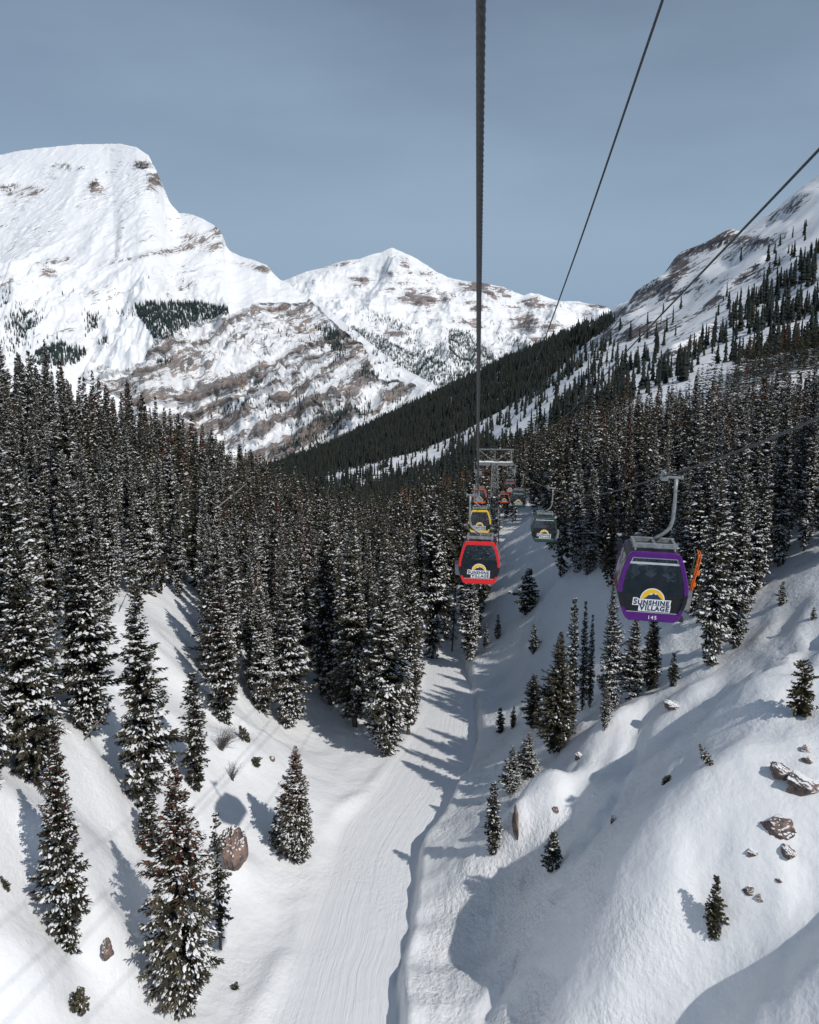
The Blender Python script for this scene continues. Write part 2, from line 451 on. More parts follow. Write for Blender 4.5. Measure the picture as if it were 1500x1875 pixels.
nm_ = nd(t, 'ShaderNodeMath', operation='ADD'); lk(n3.outputs['Fac'], nm_.inputs[0]); lk(n3b.outputs['Fac'], nm_.inputs[1])
nn_ = nd(t, 'ShaderNodeMapRange', clamp=False); mps2 = nd(t, 'ShaderNodeMapping'); mps2.inputs['Scale'].default_value = (0.12, 0.12, 0.7); lk(a_bed.outputs['Vector'], mps2.inputs['Vector'])
n3c = nd(t, 'ShaderNodeTexNoise', Scale=1.0, Detail=6.0, Roughness=0.7); lk(mps2.outputs['Vector'], n3c.inputs['Vector'])
nm3 = nd(t, 'ShaderNodeMath', operation='ADD'); lk(nm_.outputs[0], nm3.inputs[0]); lk(n3c.outputs['Fac'], nm3.inputs[1])
nn_.inputs['From Min'].default_value = 1.16; nn_.inputs['From Max'].default_value = 1.84; lk(nm3.outputs[0], nn_.inputs['Value'])
rcm = nd(t, 'ShaderNodeMapRange'); rcm.inputs['From Min'].default_value = 0.36; rcm.inputs['From Max'].default_value = 0.64; rcm.inputs['To Min'].default_value = 0.45; rcm.inputs['To Max'].default_value = 1.45; lk(n3c.outputs['Fac'], rcm.inputs['Value'])
rcs = nd(t, 'ShaderNodeVectorMath', operation='SCALE'); lk(rr.outputs['Color'], rcs.inputs[0]); lk(rcm.outputs['Result'], rcs.inputs['Scale'])  # tone of the beds, with ledge shadow put into the rock colour
ad = nd(t, 'ShaderNodeMath', operation='ADD'); lk(a_rock.outputs['Fac'], ad.inputs[0]); lk(nn_.outputs['Result'], ad.inputs[1])
rm = nd(t, 'ShaderNodeMapRange'); rm.inputs['From Min'].default_value = 0.97; rm.inputs['From Max'].default_value = 1.06; lk(ad.outputs[0], rm.inputs['Value'])
gt = nd(t, 'ShaderNodeMath', operation='GREATER_THAN'); gt.inputs[1].default_value = 0.02; lk(a_rock.outputs['Fac'], gt.inputs[0])
rmm = nd(t, 'ShaderNodeMath', operation='MULTIPLY'); lk(rm.outputs['Result'], rmm.inputs[0]); lk(gt.outputs[0], rmm.inputs[1])
mixr = nd(t, 'ShaderNodeMix', data_type='RGBA'); lk(rmm.outputs[0], mixr.inputs['Factor']); lk(mixs.outputs['Result'], mixr.inputs['A']); lk(rcs.outputs['Vector'], mixr.inputs['B'])
lk(mixr.outputs['Result'], b.inputs['Base Color'])
b.inputs['Roughness'].default_value = 0.62
b.inputs['Specular IOR Level'].default_value = 0.25
# bumps: wind texture, debris lumps, ski tracks along the run
w1 = nd(t, 'ShaderNodeTexNoise', Scale=1.1, Detail=7.0, Roughness=0.55); lk(co.outputs['Object'], w1.inputs['Vector'])
mpd = nd(t, 'ShaderNodeMapping'); mpd.inputs['Scale'].default_value = (1.3, 0.9, 1.0); mpd.inputs['Rotation'].default_value = (0, 0, 0.9); lk(co.outputs['Object'], mpd.inputs['Vector'])
w2 = nd(t, 'ShaderNodeTexNoise', Scale=2.8, Detail=5.0, Roughness=0.6); lk(mpd.outputs['Vector'], w2.inputs['Vector'])
dm = nd(t, 'ShaderNodeMath', operation='MULTIPLY_ADD'); lk(a_deb.outputs['Fac'], dm.inputs[0]); dm.inputs[1].default_value = 1.2; dm.inputs[2].default_value = 0.34
npt = nd(t, 'ShaderNodeTexNoise', Scale=0.17, Detail=3.0); lk(co.outputs['Object'], npt.inputs['Vector'])
rpt = nd(t, 'ShaderNodeMapRange'); rpt.inputs['From Min'].default_value = 0.42; rpt.inputs['From Max'].default_value = 0.62; rpt.inputs['To Min'].default_value = 0.15; rpt.inputs['To Max'].default_value = 2.0; lk(npt.outputs['Fac'], rpt.inputs['Value'])
d2a = nd(t, 'ShaderNodeMath', operation='MULTIPLY'); lk(dm.outputs[0], d2a.inputs[0]); lk(rpt.outputs['Result'], d2a.inputs[1])
d2 = nd(t, 'ShaderNodeMath', operation='MULTIPLY'); lk(d2a.outputs[0], d2.inputs[0]); lk(w2.outputs['Fac'], d2.inputs[1])
# track lines: several sheets of noise stretched along the run
def track(sx, sy, rot, lo, hi):
    m = nd(t, 'ShaderNodeMapping'); m.inputs['Scale'].default_value = (sx, sy, 1); m.inputs['Rotation'].default_value = (0, 0, rot); lk(a_tuv.outputs['Vector'], m.inputs['Vector'])
    n = nd(t, 'ShaderNodeTexNoise', Scale=1.0, Detail=3.0, Roughness=0.6); lk(m.outputs['Vector'], n.inputs['Vector'])
    r = nd(t, 'ShaderNodeMapRange'); r.inputs['From Min'].default_value = lo; r.inputs['From Max'].default_value = hi; lk(n.outputs['Fac'], r.inputs['Value'])
    return r.outputs['Result']
t1 = track(4.2, 0.10, 0.03, 0.3, 0.7); t2 = track(2.2, 0.07, 0.16, 0.485, 0.515); t3 = track(1.9, 0.08, -0.17, 0.485, 0.515)
s1 = nd(t, 'ShaderNodeMath', operation='ADD'); lk(t1, s1.inputs[0]); lk(t2, s1.inputs[1])
s2 = nd(t, 'ShaderNodeMath', operation='ADD'); lk(s1.outputs[0], s2.inputs[0]); lk(t3, s2.inputs[1])
s3 = nd(t, 'ShaderNodeMath', operation='MULTIPLY'); lk(s2.outputs[0], s3.inputs[0]); lk(a_run.outputs['Fac'], s3.inputs[1])
s4 = nd(t, 'ShaderNodeMath', operation='MULTIPLY'); lk(s3.outputs[0], s4.inputs[0]); s4.inputs[1].default_value = 0.075
nr = nd(t, 'ShaderNodeMath', operation='MULTIPLY_ADD'); lk(a_run.outputs['Fac'], nr.inputs[0]); nr.inputs[1].default_value = -0.7; nr.inputs[2].default_value = 1.0
wm = nd(t, 'ShaderNodeMath', operation='MULTIPLY'); lk(w1.outputs['Fac'], wm.inputs[0]); lk(nr.outputs[0], wm.inputs[1])
q1 = nd(t, 'ShaderNodeMath', operation='ADD'); lk(wm.outputs[0], q1.inputs[0]); lk(d2.outputs[0], q1.inputs[1])
q2 = nd(t, 'ShaderNodeMath', operation='ADD'); lk(q1.outputs[0], q2.inputs[0]); lk(s4.outputs[0], q2.inputs[1])
bp = nd(t, 'ShaderNodeBump'); bp.inputs['Strength'].default_value = 0.7; bp.inputs['Distance'].default_value = 0.17
lk(q2.outputs[0], bp.inputs['Height']); lk(bp.outputs['Normal'], b.inputs['Normal'])

me = np_mesh('snow_ground', np.stack([_XX, _YY, _ZZ], -1).reshape(-1, 3), grid_faces(_NR, _NC), [m_snow], smooth=True,
             attrs={'rock': _rk.ravel(), 'run': _run.ravel(), 'debris': _deb.ravel(), 'tuv': tuv,
             'bed': np.stack([_XX, _YY, _ZZ - 0.42 * _XX + 0.10 * _YY], -1).reshape(-1, 3)})
ground = link_mesh('ground', me); tag(ground, kind='structure')
# ------------------------------------------------------------------ far mountains
def mountain_material(name, rock_lo, rock_mid, rock_hi, nscale, tilt):
    m, t, b = new_mat(name)
    lk = t.links.new
    co = nd(t, 'ShaderNodeTexCoord'); ar = nd(t, 'ShaderNodeAttribute', attribute_name='rock')
    n = nd(t, 'ShaderNodeTexNoise', Scale=nscale * 1.6, Detail=10.0, Roughness=0.75); lk(co.outputs['Object'], n.inputs['Vector'])
    rr = nd(t, 'ShaderNodeValToRGB'); e = rr.color_ramp.elements
    e[0].position = 0.36; e[0].color = (*rock_lo, 1); e[1].position = 0.66; e[1].color = (*rock_hi, 1); e.new(0.52).color = (*rock_mid, 1)
    lk(n.outputs['Fac'], rr.inputs['Fac'])
    # ledges lie along the tilted strata, chutes cut them from above
    mp = nd(t, 'ShaderNodeMapping'); ab = nd(t, 'ShaderNodeAttribute', attribute_name='bed'); mp.inputs['Scale'].default_value = (nscale * 0.55, nscale * 0.55, nscale * 3.2); lk(ab.outputs['Vector'], mp.inputs['Vector'])
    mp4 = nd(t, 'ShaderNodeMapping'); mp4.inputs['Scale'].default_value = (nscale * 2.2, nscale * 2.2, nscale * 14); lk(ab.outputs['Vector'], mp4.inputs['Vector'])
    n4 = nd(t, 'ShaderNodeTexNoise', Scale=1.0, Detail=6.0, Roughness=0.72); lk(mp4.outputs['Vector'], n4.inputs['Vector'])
    n2 = nd(t, 'ShaderNodeTexNoise', Scale=1.0, Detail=8.0, Roughness=0.62, Distortion=0.4); lk(mp.outputs['Vector'], n2.inputs['Vector'])
    mp3 = nd(t, 'ShaderNodeMapping'); mp3.inputs['Scale'].default_value = (nscale * 4.6, nscale * 1.8, nscale * 1.2); lk(co.outputs['Object'], mp3.inputs['Vector'])
    n3 = nd(t, 'ShaderNodeTexNoise', Scale=1.0, Detail=8.0, Roughness=0.68); lk(mp3.outputs['Vector'], n3.inputs['Vector'])
    nm_ = nd(t, 'ShaderNodeMath', operation='ADD'); lk(n2.outputs['Fac'], nm_.inputs[0]); lk(n3.outputs['Fac'], nm_.inputs[1])
    nm2 = nd(t, 'ShaderNodeMath', operation='MULTIPLY_ADD'); lk(n4.outputs['Fac'], nm2.inputs[0]); nm2.inputs[1].default_value = 1.5; lk(nm_.outputs[0], nm2.inputs[2])
    nn_ = nd(t, 'ShaderNodeMapRange', clamp=False); nn_.inputs['From Min'].default_value = 1.38; nn_.inputs['From Max'].default_value = 2.12; lk(nm2.outputs[0], nn_.inputs['Value'])
    ad = nd(t, 'ShaderNodeMath', operation='ADD'); lk(ar.outputs['Fac'], ad.inputs[0]); lk(nn_.outputs['Result'], ad.inputs[1])
    rm = nd(t, 'ShaderNodeMapRange'); rm.inputs['From Min'].default_value = 0.97; rm.inputs['From Max'].default_value = 1.03; rm.inputs['To Max'].default_value = 0.94; lk(ad.outputs[0], rm.inputs['Value'])
    bp = nd(t, 'ShaderNodeBump'); bp.inputs['Strength'].default_value = 0.8; bp.inputs['Distance'].default_value = 0.12 / nscale; bh = nd(t, 'ShaderNodeMath', operation='MULTIPLY'); lk(nm2.outputs[0], bh.inputs[0]); lk(ar.outputs['Fac'], bh.inputs[1]); lk(bh.outputs[0], bp.inputs['Height']); lk(bp.outputs['Normal'], b.inputs['Normal'])
    mx = nd(t, 'ShaderNodeMix', data_type='RGBA'); mx.inputs['A'].default_value = (0.87, 0.885, 0.905, 1)
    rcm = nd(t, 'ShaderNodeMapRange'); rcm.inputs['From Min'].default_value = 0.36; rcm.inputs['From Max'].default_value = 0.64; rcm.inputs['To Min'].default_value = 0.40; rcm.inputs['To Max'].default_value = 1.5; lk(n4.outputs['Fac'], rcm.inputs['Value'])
    rcs = nd(t, 'ShaderNodeVectorMath', operation='SCALE'); lk(rr.outputs['Color'], rcs.inputs[0]); lk(rcm.outputs['Result'], rcs.inputs['Scale'])  # bed-to-bed rock tone; its dark lines also paint in ledge shadow
    lk(rm.outputs['Result'], mx.inputs['Factor']); lk(rcs.outputs['Vector'], mx.inputs['B'])
    lk(mx.outputs['Result'], b.inputs['Base Color'])
    b.inputs['Roughness'].default_value = 0.8; b.inputs['Specular IOR Level'].default_value = 0.15
    return m

class Mountain:
    """A range given by a 3-d crest line; its face drops towards the valley and a back slope falls away behind."""
    def __init__(self, name, crest, crest_Y, foot, nu, ns, disp, seed, mat, rockfun, scale):
        cu = np.array([c[0] for c in crest], float); cv = np.array([c[1] for c in crest], float)
        u = np.linspace(cu[0], cu[-1], nu)
        v = np.interp(u, cu, cv)
        Yc = np.interp(u, [c[0] for c in crest_Y], [c[1] for c in crest_Y])
        rx, ry, rz = ray(u, v)
        Xc, Zc = rx / ry * Yc, rz / ry * Yc
        Yf = np.interp(u, [c[0] for c in foot], [c[1] for c in foot]); Zf = np.interp(u, [c[0] for c in foot], [c[2] for c in foot])
        Xf = Xc * (0.55 + 0.45 * Yf / Yc) * Yf / Yc * 1.0 + 0.0
        Xf = Xc * (Yf / Yc)
        s = np.linspace(0, 1, ns)[:, None]
        g = 0.75 * s ** 0.85 + 0.25 * s
        X = Xc + (Xf - Xc) * s; Y = Yc + (Yf - Yc) * s; kw = np.exp(-np.linspace(-2.5, 2.5, 61) ** 2); kw /= kw.sum(); Zs = np.convolve(np.pad(Zc, 30, mode='edge'), kw, mode='valid')
        kb = sstep(0.0, 0.30, s); Zm = Zc * (1 - kb) + Zs * kb      # kinks of the crest fade down the face
        Z = Zm + (Zf - Zm) * g
        env = sstep(0.0, 0.10, s)
        self.s = s
        d = disp(X, Y, Z, s, u[None])
        Z = Z + d * env
        # cliff bands
        U0, V0 = project(X, Y, Z)
        R, cliff, bed = rockfun(U0, V0, X, Y, Z, s)
        # skyline jag
        jag = fbm(X[0] / (scale * 0.05), X[0] * 0, 4, 0.6, seed=seed + 5) * scale * 0.0035
        Z = Z + jag[None] * (1 - sstep(0, 0.06, s))
        Y = Y - cliff
        # back slope
        nb = 8
        sb = np.linspace(1, 0.12, nb)[:, None]
        Xb = np.repeat(X[:1], nb, 0); Yb = Yc[None] + sb * scale * 0.5 ; Zb = Z[0][None] - sb ** 1.2 * scale * 0.35
        rb = np.zeros_like(Xb)
        self.X, self.Y, self.Z = np.vstack([Xb, X]), np.vstack([Yb, Y]), np.vstack([Zb, Z])
        R = np.vstack([rb, R])
        me = np_mesh(name, np.stack([self.X, self.Y, self.Z], -1).reshape(-1, 3), grid_faces(nb + ns, nu)[:, ::-1], [mat], smooth=True, attrs={'rock': R.ravel(), 'bed': np.stack([self.X, self.Y, np.vstack([Zb * 0, bed])], -1).reshape(-1, 3)})
        self.obj = tag(link_mesh(name, me), kind='structure')
        self.nb = nb
        self.U, self.V = project(self.X, self.Y, self.Z)

def blobs(U, V, lst):
    r = np.zeros_like(U)
    for u, v, ru, rv, amt, rot in lst:
        c, s = math.cos(rot), math.sin(rot)
        p, q = ((U - u) * c + (V - v) * s) / ru, (-(U - u) * s + (V - v) * c) / rv
        r = np.maximum(r, amt * np.exp(-(p * p + q * q) ** 1.5))
    return r

# --- left massif
crestL = [(-520,420),(-300,345),(-120,300),(0,283),(40,275),(140,264),(222,263),(250,270),(272,284),(279,298),(286,312),(294,330),(300,350),(314,375),(328,390),(352,392),(370,400),(392,412),(406,426),(411,445),
          (420,458),(440,469),(470,478),(488,485),(498,498),(512,511),(530,520),(550,535),(572,550),(600,566),(640,598),(690,638),(735,672),(775,694),(815,716),(900,770)]
def dispL(X, Y, Z, s, u):
    # chutes run down the face; the lower right part breaks into buttresses
    low = sstep(0.32, 0.6, s + 0.10 * vnoise(X / 400, s * 3, 4) + sstep(150, 420, u) * 0.12)
    d = (ridged(X / 420.0 + s * 0.9, s * 1.7, 5, seed=101) - 0.5) * 120 * (0.45 + 1.0 * low)
    d = d + fbm(X / 130.0 + s * 2.0, Y / 260.0, 5, 0.55, seed=103) * (13 + 56 * low)
    d = d + (ridged(X / 120.0 - s * 1.4, Y / 200.0, 4, seed=107) - 0.5) * 60 * low
    return d
def rockL(U, V, X, Y, Z, s):
    strata = Z - X * 0.50 + fbm(X / 330.0, Y / 330.0, 5, 0.6, seed=111) * 85
    thick = 1 + 0.5 * vnoise(strata / 160.0, X / 900.0, 113)
    band = ((strata / 78.0 * thick) % 1.0)
    UW = U + 26 * fbm(X / 160.0, Z / 160.0, 4, 0.6, seed=117); VW = V + 20 * fbm(X / 140.0 + 9, Z / 140.0, 4, 0.6, seed=118)
    lowmask = inpoly(UW, VW, [(150,690),(270,660),(300,610),(430,570),(520,552),(560,545),(640,610),(700,690),(760,705),(720,760),(520,870),(300,800),(200,720)])
    lowm = np.where(lowmask, 1.0, 0.0)
    up = blobs(U, V, [(262,302,18,10,1.0,0.1),(286,330,16,20,0.95,0.6),(176,345,20,16,0.9,0.5),(20,345,32,14,0.75,0.2),(130,305,45,6,0.55,0.1),(60,350,24,10,0.5,0),
        (370,440,48,22,0.85,0.2),(400,430,22,22,0.9,0.6),(320,458,55,7,0.95,-0.18),(230,475,60,6,0.8,-0.2),(340,452,24,8,1.0,-0.2),(480,492,26,7,0.95,0.25),(430,482,34,5,0.6,0.1),
        (90,475,40,10,0.55,-0.3),(90,500,22,10,0.7,0.1),(10,515,35,16,0.6,0.2),(340,510,14,40,0.45,0.1),(220,440,6,60,0.45,0.1),(180,380,70,5,0.3,0.1)])
    n = fbm(X / 60.0, strata / 26.0, 5, 0.6, seed=115)
    nlow = fbm(X / 210.0 + 4, Y / 300.0, 4, 0.55, seed=119)
    R = up * 0.78 * (0.75 + 0.6 * n) + lowm * np.clip(0.48 + 0.52 * nlow + 0.15 * n + 0.26 * np.cos(band * 2 * math.pi), 0, 0.9)
    R = R + (0.16 + 0.12 * np.cos(band * 6.283)) * sstep(285, 320, V) * sstep(-0.2, 0.4, nlow + n * 0.5) * (1 - lowm)
    cliff = (np.abs(band - 0.5) - 0.25) * (60 * lowm + 30 * np.clip(up, 0, 1) + 6) + n * (16 * lowm + 5)
    return np.clip(R, 0, 1), cliff, strata
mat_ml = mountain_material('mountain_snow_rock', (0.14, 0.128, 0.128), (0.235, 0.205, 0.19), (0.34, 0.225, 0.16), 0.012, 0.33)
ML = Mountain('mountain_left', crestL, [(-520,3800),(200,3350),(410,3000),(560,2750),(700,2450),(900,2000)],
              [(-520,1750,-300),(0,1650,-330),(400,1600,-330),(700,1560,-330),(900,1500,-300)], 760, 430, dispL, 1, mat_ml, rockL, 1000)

# --- central peak
crestC = [(300,560),(480,524),(530,510),(560,497),(600,487),(625,478),(660,473),(680,466),(700,461),(711,456),(718,453),(727,457),(735,460),(760,472),(785,487),(800,498),(820,507),(845,513),(880,518),(920,525),
          (945,535),(960,541),(972,536),(985,538),(1000,544),(1030,552),(1060,551),(1080,556),(1110,561),(1125,572),(1200,600),(1350,640)]
def dispC(X, Y, Z, s, u):
    d = (ridged(X / 700.0 + s * 1.1, s * 1.6, 5, seed=201) - 0.5) * 210
    d = d + fbm(X / 230.0 + s * 1.5, Y / 420.0, 5, 0.55, seed=203) * 60
    d = d + (ridged(X / 200.0 - s, Y / 380.0, 4, seed=207) - 0.5) * 60
    return d
def rockC(U, V, X, Y, Z, s):
    strata = Z - X * 0.06 + fbm(X / 400.0, Y / 400.0, 4, seed=211) * 40
    band = (strata / 75.0) % 1.0
    up = blobs(U, V, [(765,545,42,18,1.0,0.28),(725,525,20,14,0.7,0.2),(890,530,55,12,0.95,0.2),(850,528,22,12,0.8,0.2),(960,590,28,22,0.9,0.2),(1010,600,36,12,0.7,0.1),
        (980,555,30,10,0.75,0.2),(1095,560,22,7,0.9,0.15),(620,485,50,4,0.55,-0.2),(670,512,28,5,0.8,0.1),(740,480,12,24,0.6,-0.6),(715,500,45,6,0.6,0.2),(865,560,45,8,0.7,0.25),
        (860,590,28,9,0.7,0.3),(790,565,14,20,0.6,-0.4),(720,610,60,7,0.6,0.15),(650,520,30,4,0.5,0.2),(1050,570,40,8,0.6,0.1),(1000,625,40,8,0.5,0.1),(780,500,20,16,0.6,0.7),(930,560,30,7,0.6,0.2),(820,545,20,12,0.6,0.4)])
    n = fbm(X / 130.0, strata / 45.0, 5, 0.6, seed=215)
    R = up * 0.80 * (0.8 + 0.6 * n) + 0.26 * sstep(-0.1, 0.45, n + 0.15 * np.cos(band * 6.283)) * sstep(465, 520, V)
    cliff = (np.abs(band - 0.5) - 0.25) * (70 * np.clip(up, 0, 1) + 14) + n * 22
    return np.clip(R, 0, 1), cliff, strata
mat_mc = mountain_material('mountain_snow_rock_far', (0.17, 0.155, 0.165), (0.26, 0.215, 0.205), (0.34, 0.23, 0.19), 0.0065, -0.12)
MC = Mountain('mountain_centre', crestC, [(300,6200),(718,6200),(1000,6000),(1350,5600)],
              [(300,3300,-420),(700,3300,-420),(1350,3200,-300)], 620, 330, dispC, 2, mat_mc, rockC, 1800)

# snow covered land that carries the view to the horizon behind the ranges
def outer_land():
    n = 160
    r = np.geomspace(1500, 40000, 60)[:, None]; a = np.linspace(-1.25, 1.25, n)[None]
    X, Y = r * np.sin(a), r * np.cos(a)
    Z = -420 + 260 * fbm(X / 2600.0, Y / 2600.0, 4, seed=301) * sstep(5000, 12000, r)
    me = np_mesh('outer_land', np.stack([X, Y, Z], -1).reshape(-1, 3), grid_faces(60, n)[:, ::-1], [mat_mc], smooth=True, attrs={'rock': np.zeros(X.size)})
    return tag(link_mesh('terrain', me), kind='structure')
outer_land()
# ------------------------------------------------------------------ conifers
m_needle, t, b = new_mat('conifer_needles')
lk = t.links.new
at_ = nd(t, 'ShaderNodeAttribute', attribute_name='tint'); oi = nd(t, 'ShaderNodeObjectInfo')
vm = nd(t, 'ShaderNodeMapRange'); vm.inputs['To Min'].default_value = 0.75; vm.inputs['To Max'].default_value = 1.3; lk(oi.outputs['Random'], vm.inputs['Value'])
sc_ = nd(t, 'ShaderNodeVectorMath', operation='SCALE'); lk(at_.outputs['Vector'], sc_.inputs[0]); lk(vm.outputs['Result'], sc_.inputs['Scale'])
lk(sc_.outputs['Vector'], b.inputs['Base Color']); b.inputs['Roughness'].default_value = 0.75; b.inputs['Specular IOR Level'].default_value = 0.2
m_bark = simple_mat('conifer_bark', (0.085, 0.07, 0.06), 0.9, var=0.4, scale=3.0)
m_clump, t, b = new_mat('branch_snow')
b.inputs['Base Color'].default_value = (0.83, 0.845, 0.86, 1); b.inputs['Roughness'].default_value = 0.7; b.inputs['Specular IOR Level'].default_value = 0.2

def basis(d):
    d = d / np.linalg.norm(d)
    up = np.array([0, 0, 1.0]) if abs(d[2]) < 0.95 else np.array([1.0, 0, 0])
    s = np.cross(d, up); s /= np.linalg.norm(s)
    return d, s, np.cross(s, d)


def grow(seed, H, R, nbr, step, snow, lod=0, red=0.0, olive=0.0, crown0=0.03, power=0.85, lean=0.0, sparse=0.0, fine=1.0, spread=1.0):
    """a conifer crown: whorls of drooping branches set with flat sprays, and snow lying on them.
    returns needle verts, 5-gons, tint, snow verts, tris; z up, foot at 0"""
    r = np.random.default_rng(seed)
    dark = np.array([0.030, 0.030, 0.021]); mid = np.array([0.088, 0.078, 0.052]); redc = np.array([0.14, 0.042, 0.026]); olv = np.array([0.095, 0.085, 0.040])
    per = 8 if lod == 0 else 5
    nwh = max(6, nbr // per)
    w = (np.arange(nwh) + r.random(nwh) * 0.7) / nwh
    wh = crown0 + (1 - crown0) * w * 0.985
    wl = 0.72 + 0.5 * r.random(nwh)
    h = np.clip(np.repeat(wh, per) + r.normal(size=nwh * per) * 0.006, crown0 * 0.6, 0.993)
    n = len(h)
    lob = np.repeat(wl, per)
    phi = r.random(n) * 2 * math.pi
    side_bias = 1 + 0.22 * np.cos(phi - r.random() * 6.28) + 0.16 * np.cos(2 * phi - r.random() * 6.28 + h * 5)
    prof = (1 - h) ** power * (0.24 + 0.76 * sstep(-0.05, 0.38, h)) * 1.26
    Lb = R * prof * lob * side_bias * (0.70 + 0.45 * r.random(n)) + 0.05
    if sparse: Lb = np.where(r.random(n) < sparse, Lb * 0.4, Lb)
    el = np.radians(-30 + 62 * h ** 1.7 + r.normal(size=n) * 8)
    hd = np.stack([np.cos(phi), np.sin(phi), 0 * phi], -1); sd = np.stack([-np.sin(phi), np.cos(phi), 0 * phi], -1)
    root = np.stack([lean * h * H, 0 * h, h * H], -1)
    d0 = hd * np.cos(el)[:, None]; d0[:, 2] += np.sin(el)
    def pt(i, s):
        p = root[i] + d0[i] * (Lb[i] * s)[:, None]
        p[:, 2] += -0.30 * Lb[i] * s * (1 - s) + 0.12 * Lb[i] * s * s
        return p
    # sprays
    nst = np.maximum(2, (Lb / step).astype(int)); nside = 4 if lod == 0 else 2
    i = np.repeat(np.arange(n), nst * nside)
    st = np.concatenate([np.repeat(np.arange(k), nside) for k in nst]); kk = np.tile(np.arange(nside), nst.sum())
    m = len(i)
    s = (st + 0.25 + 0.6 * r.random(m)) / nst[i]
    p = pt(i, s)
    sg = np.array([-1, 1, 0, 0.4])[kk] if lod == 0 else np.array([-1, 1])[kk]
    sg = sg * np.where(r.random(m) < 0.5, 1, -1) if lod == 0 else sg
    bl = (0.05 + np.minimum(0.55, 0.26 * Lb[i]) * (1.05 - 0.6 * s) + 0.10 * r.random(m)) * (1.0 if lod == 0 else 1.6 + step * 0.3)
    dirn = hd[i] * (0.70 + 0.4 * r.random(m))[:, None] + sd[i] * (sg * (0.6 + 0.6 * r.random(m)) * spread)[:, None]
    dirn[:, 2] += -0.22 + 0.34 * r.normal(size=m) + 0.5 * h[i] ** 2
    dirn /= np.linalg.norm(dirn, axis=1)[:, None]
    q = np.stack([r.normal(size=m) * 0.7, r.normal(size=m) * 0.7, np.ones(m)], -1)
    wv = np.cross(dirn, q); wv /= np.linalg.norm(wv, axis=1)[:, None] + 1e-9
    wd = ((0.028 + 0.035 * r.random(m)) * fine if lod == 0 else (0.055 + 0.05 * r.random(m)) * (1.6 + step * 1.2))[:, None]
    P = np.stack([p - wv * wd * 0.6, p + wv * wd * 0.6, p + dirn * (bl * 0.55)[:, None] + wv * wd, p + dirn * bl[:, None] - [0, 0, 0.04], p + dirn * (bl * 0.5)[:, None] - wv * wd], 1)
    V = P.reshape(-1, 3)
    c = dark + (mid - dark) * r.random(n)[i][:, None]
    c = c * ((0.55 + 0.75 * s) * (0.75 + 0.5 * r.random(m)))[:, None]  # random tone, and inner crown shade put into the needle colour
    if olive: c = c + (olv - c) * (olive * r.random(m))[:, None]
    if red:
        rd = red * sstep(0.42, 0.98, h[i] + r.normal(size=n)[i] * 0.10) * (0.5 + 0.5 * s)
        c = np.where((r.random(m) < rd)[:, None], redc * (0.45 + 0.9 * r.random(m))[:, None], c)
    T = np.repeat(c, 5, 0)
    F = np.arange(m)[:, None] * 5 + np.arange(5)[None]
    # leader at the very top
    # snow: irregular soft patches lying in clusters along the boughs
    patch = fbm(phi * 0.7 + 3, h * 14, 3, seed=seed + 3)           # snow holds better on some sides
    ex = snow * (0.65 + 1.2 * patch)
    cnt = r.poisson(np.clip(ex, 0.03, 2) * (np.clip(Lb, 0.25, 2.0) * (10.5 if lod == 0 else 2.1) + (1.6 if lod == 0 else 0.5)))
    j = np.repeat(np.arange(n), cnt); k = len(j)
    if k:
        cs = (0.45 + 0.5 * r.random(n))[j]
        s2 = np.clip(cs + r.normal(size=k) * 0.20, 0.22, 1.02)
        pc = pt(j, s2) + sd[j] * (r.normal(size=k) * 0.15 * Lb[j])[:, None]
        pc[:, 2] += 0.035 + 0.03 * r.random(k)
        sz = np.clip(np.exp(r.normal(size=k) * 0.45) * 0.043, 0.024, 0.12) * (1.0 if lod == 0 else 2.4 + step * 1.0) * np.clip(0.6 + Lb[j] * 0.4, 0.5, 1.25)
        ax = d0[j] + sd[j] * (r.normal(size=k) * 0.55)[:, None]; ax[:, 2] -= 0.12
        ax /= np.linalg.norm(ax, axis=1)[:, None]
        up = np.stack([r.normal(size=k) * 0.25, r.normal(size=k) * 0.25, np.ones(k)], -1)
        bx = np.cross(ax, up); bx /= np.linalg.norm(bx, axis=1)[:, None]
        nx = np.cross(bx, ax)
        ns = 6 if lod == 0 else 4
        el_ = 1.3 + 0.9 * r.random(k)
        ring = []
        for a in range(ns):
            an = 2 * math.pi * a / ns
            rr = sz * (0.65 + 0.7 * r.random(k))
            ring.append(pc + ax * (math.cos(an) * rr * el_)[:, None] + bx * (math.sin(an) * rr * 0.85)[:, None] - nx * (rr * 0.25)[:, None])
        top = pc + nx * (sz * (0.38 if lod == 0 else 0.3))[:, None]
        SV = np.stack(ring + [top], 1).reshape(-1, 3)
        f = np.array([(a, (a + 1) % ns, ns) for a in range(ns)])
        SF = (np.arange(k)[:, None, None] * (ns + 1) + f[None]).reshape(-1, 3)
    else:
        SV = np.zeros((0, 3)); SF = np.zeros((0, 3), int)
    return V, F, T, SV, SF

def trunk_geo(H, r0, lean=0.0, seg=7, bend=0.0):
    zs = np.array([-0.8, 0.0, 0.06, 0.3, 0.6, 0.85, 1.0]); zz = np.where(zs < 0, zs, zs * H)
    rad = r0 * np.array([1.25, 1.15, 1.0, 0.78, 0.48, 0.2, 0.05])
    a = np.linspace(0, 2 * math.pi, seg, endpoint=False)
    V = np.concatenate([np.stack([rr * np.cos(a) + lean * max(z, 0), rr * np.sin(a), np.full(seg, z)], -1) for rr, z in zip(rad, zz)])
    F = []
    for i in range(len(zs) - 1):
        for j in range(seg):
            k = (j + 1) % seg
            F.append((i * seg + j, i * seg + k, (i + 1) * seg + k, (i + 1) * seg + j))
    return V, np.array(F)


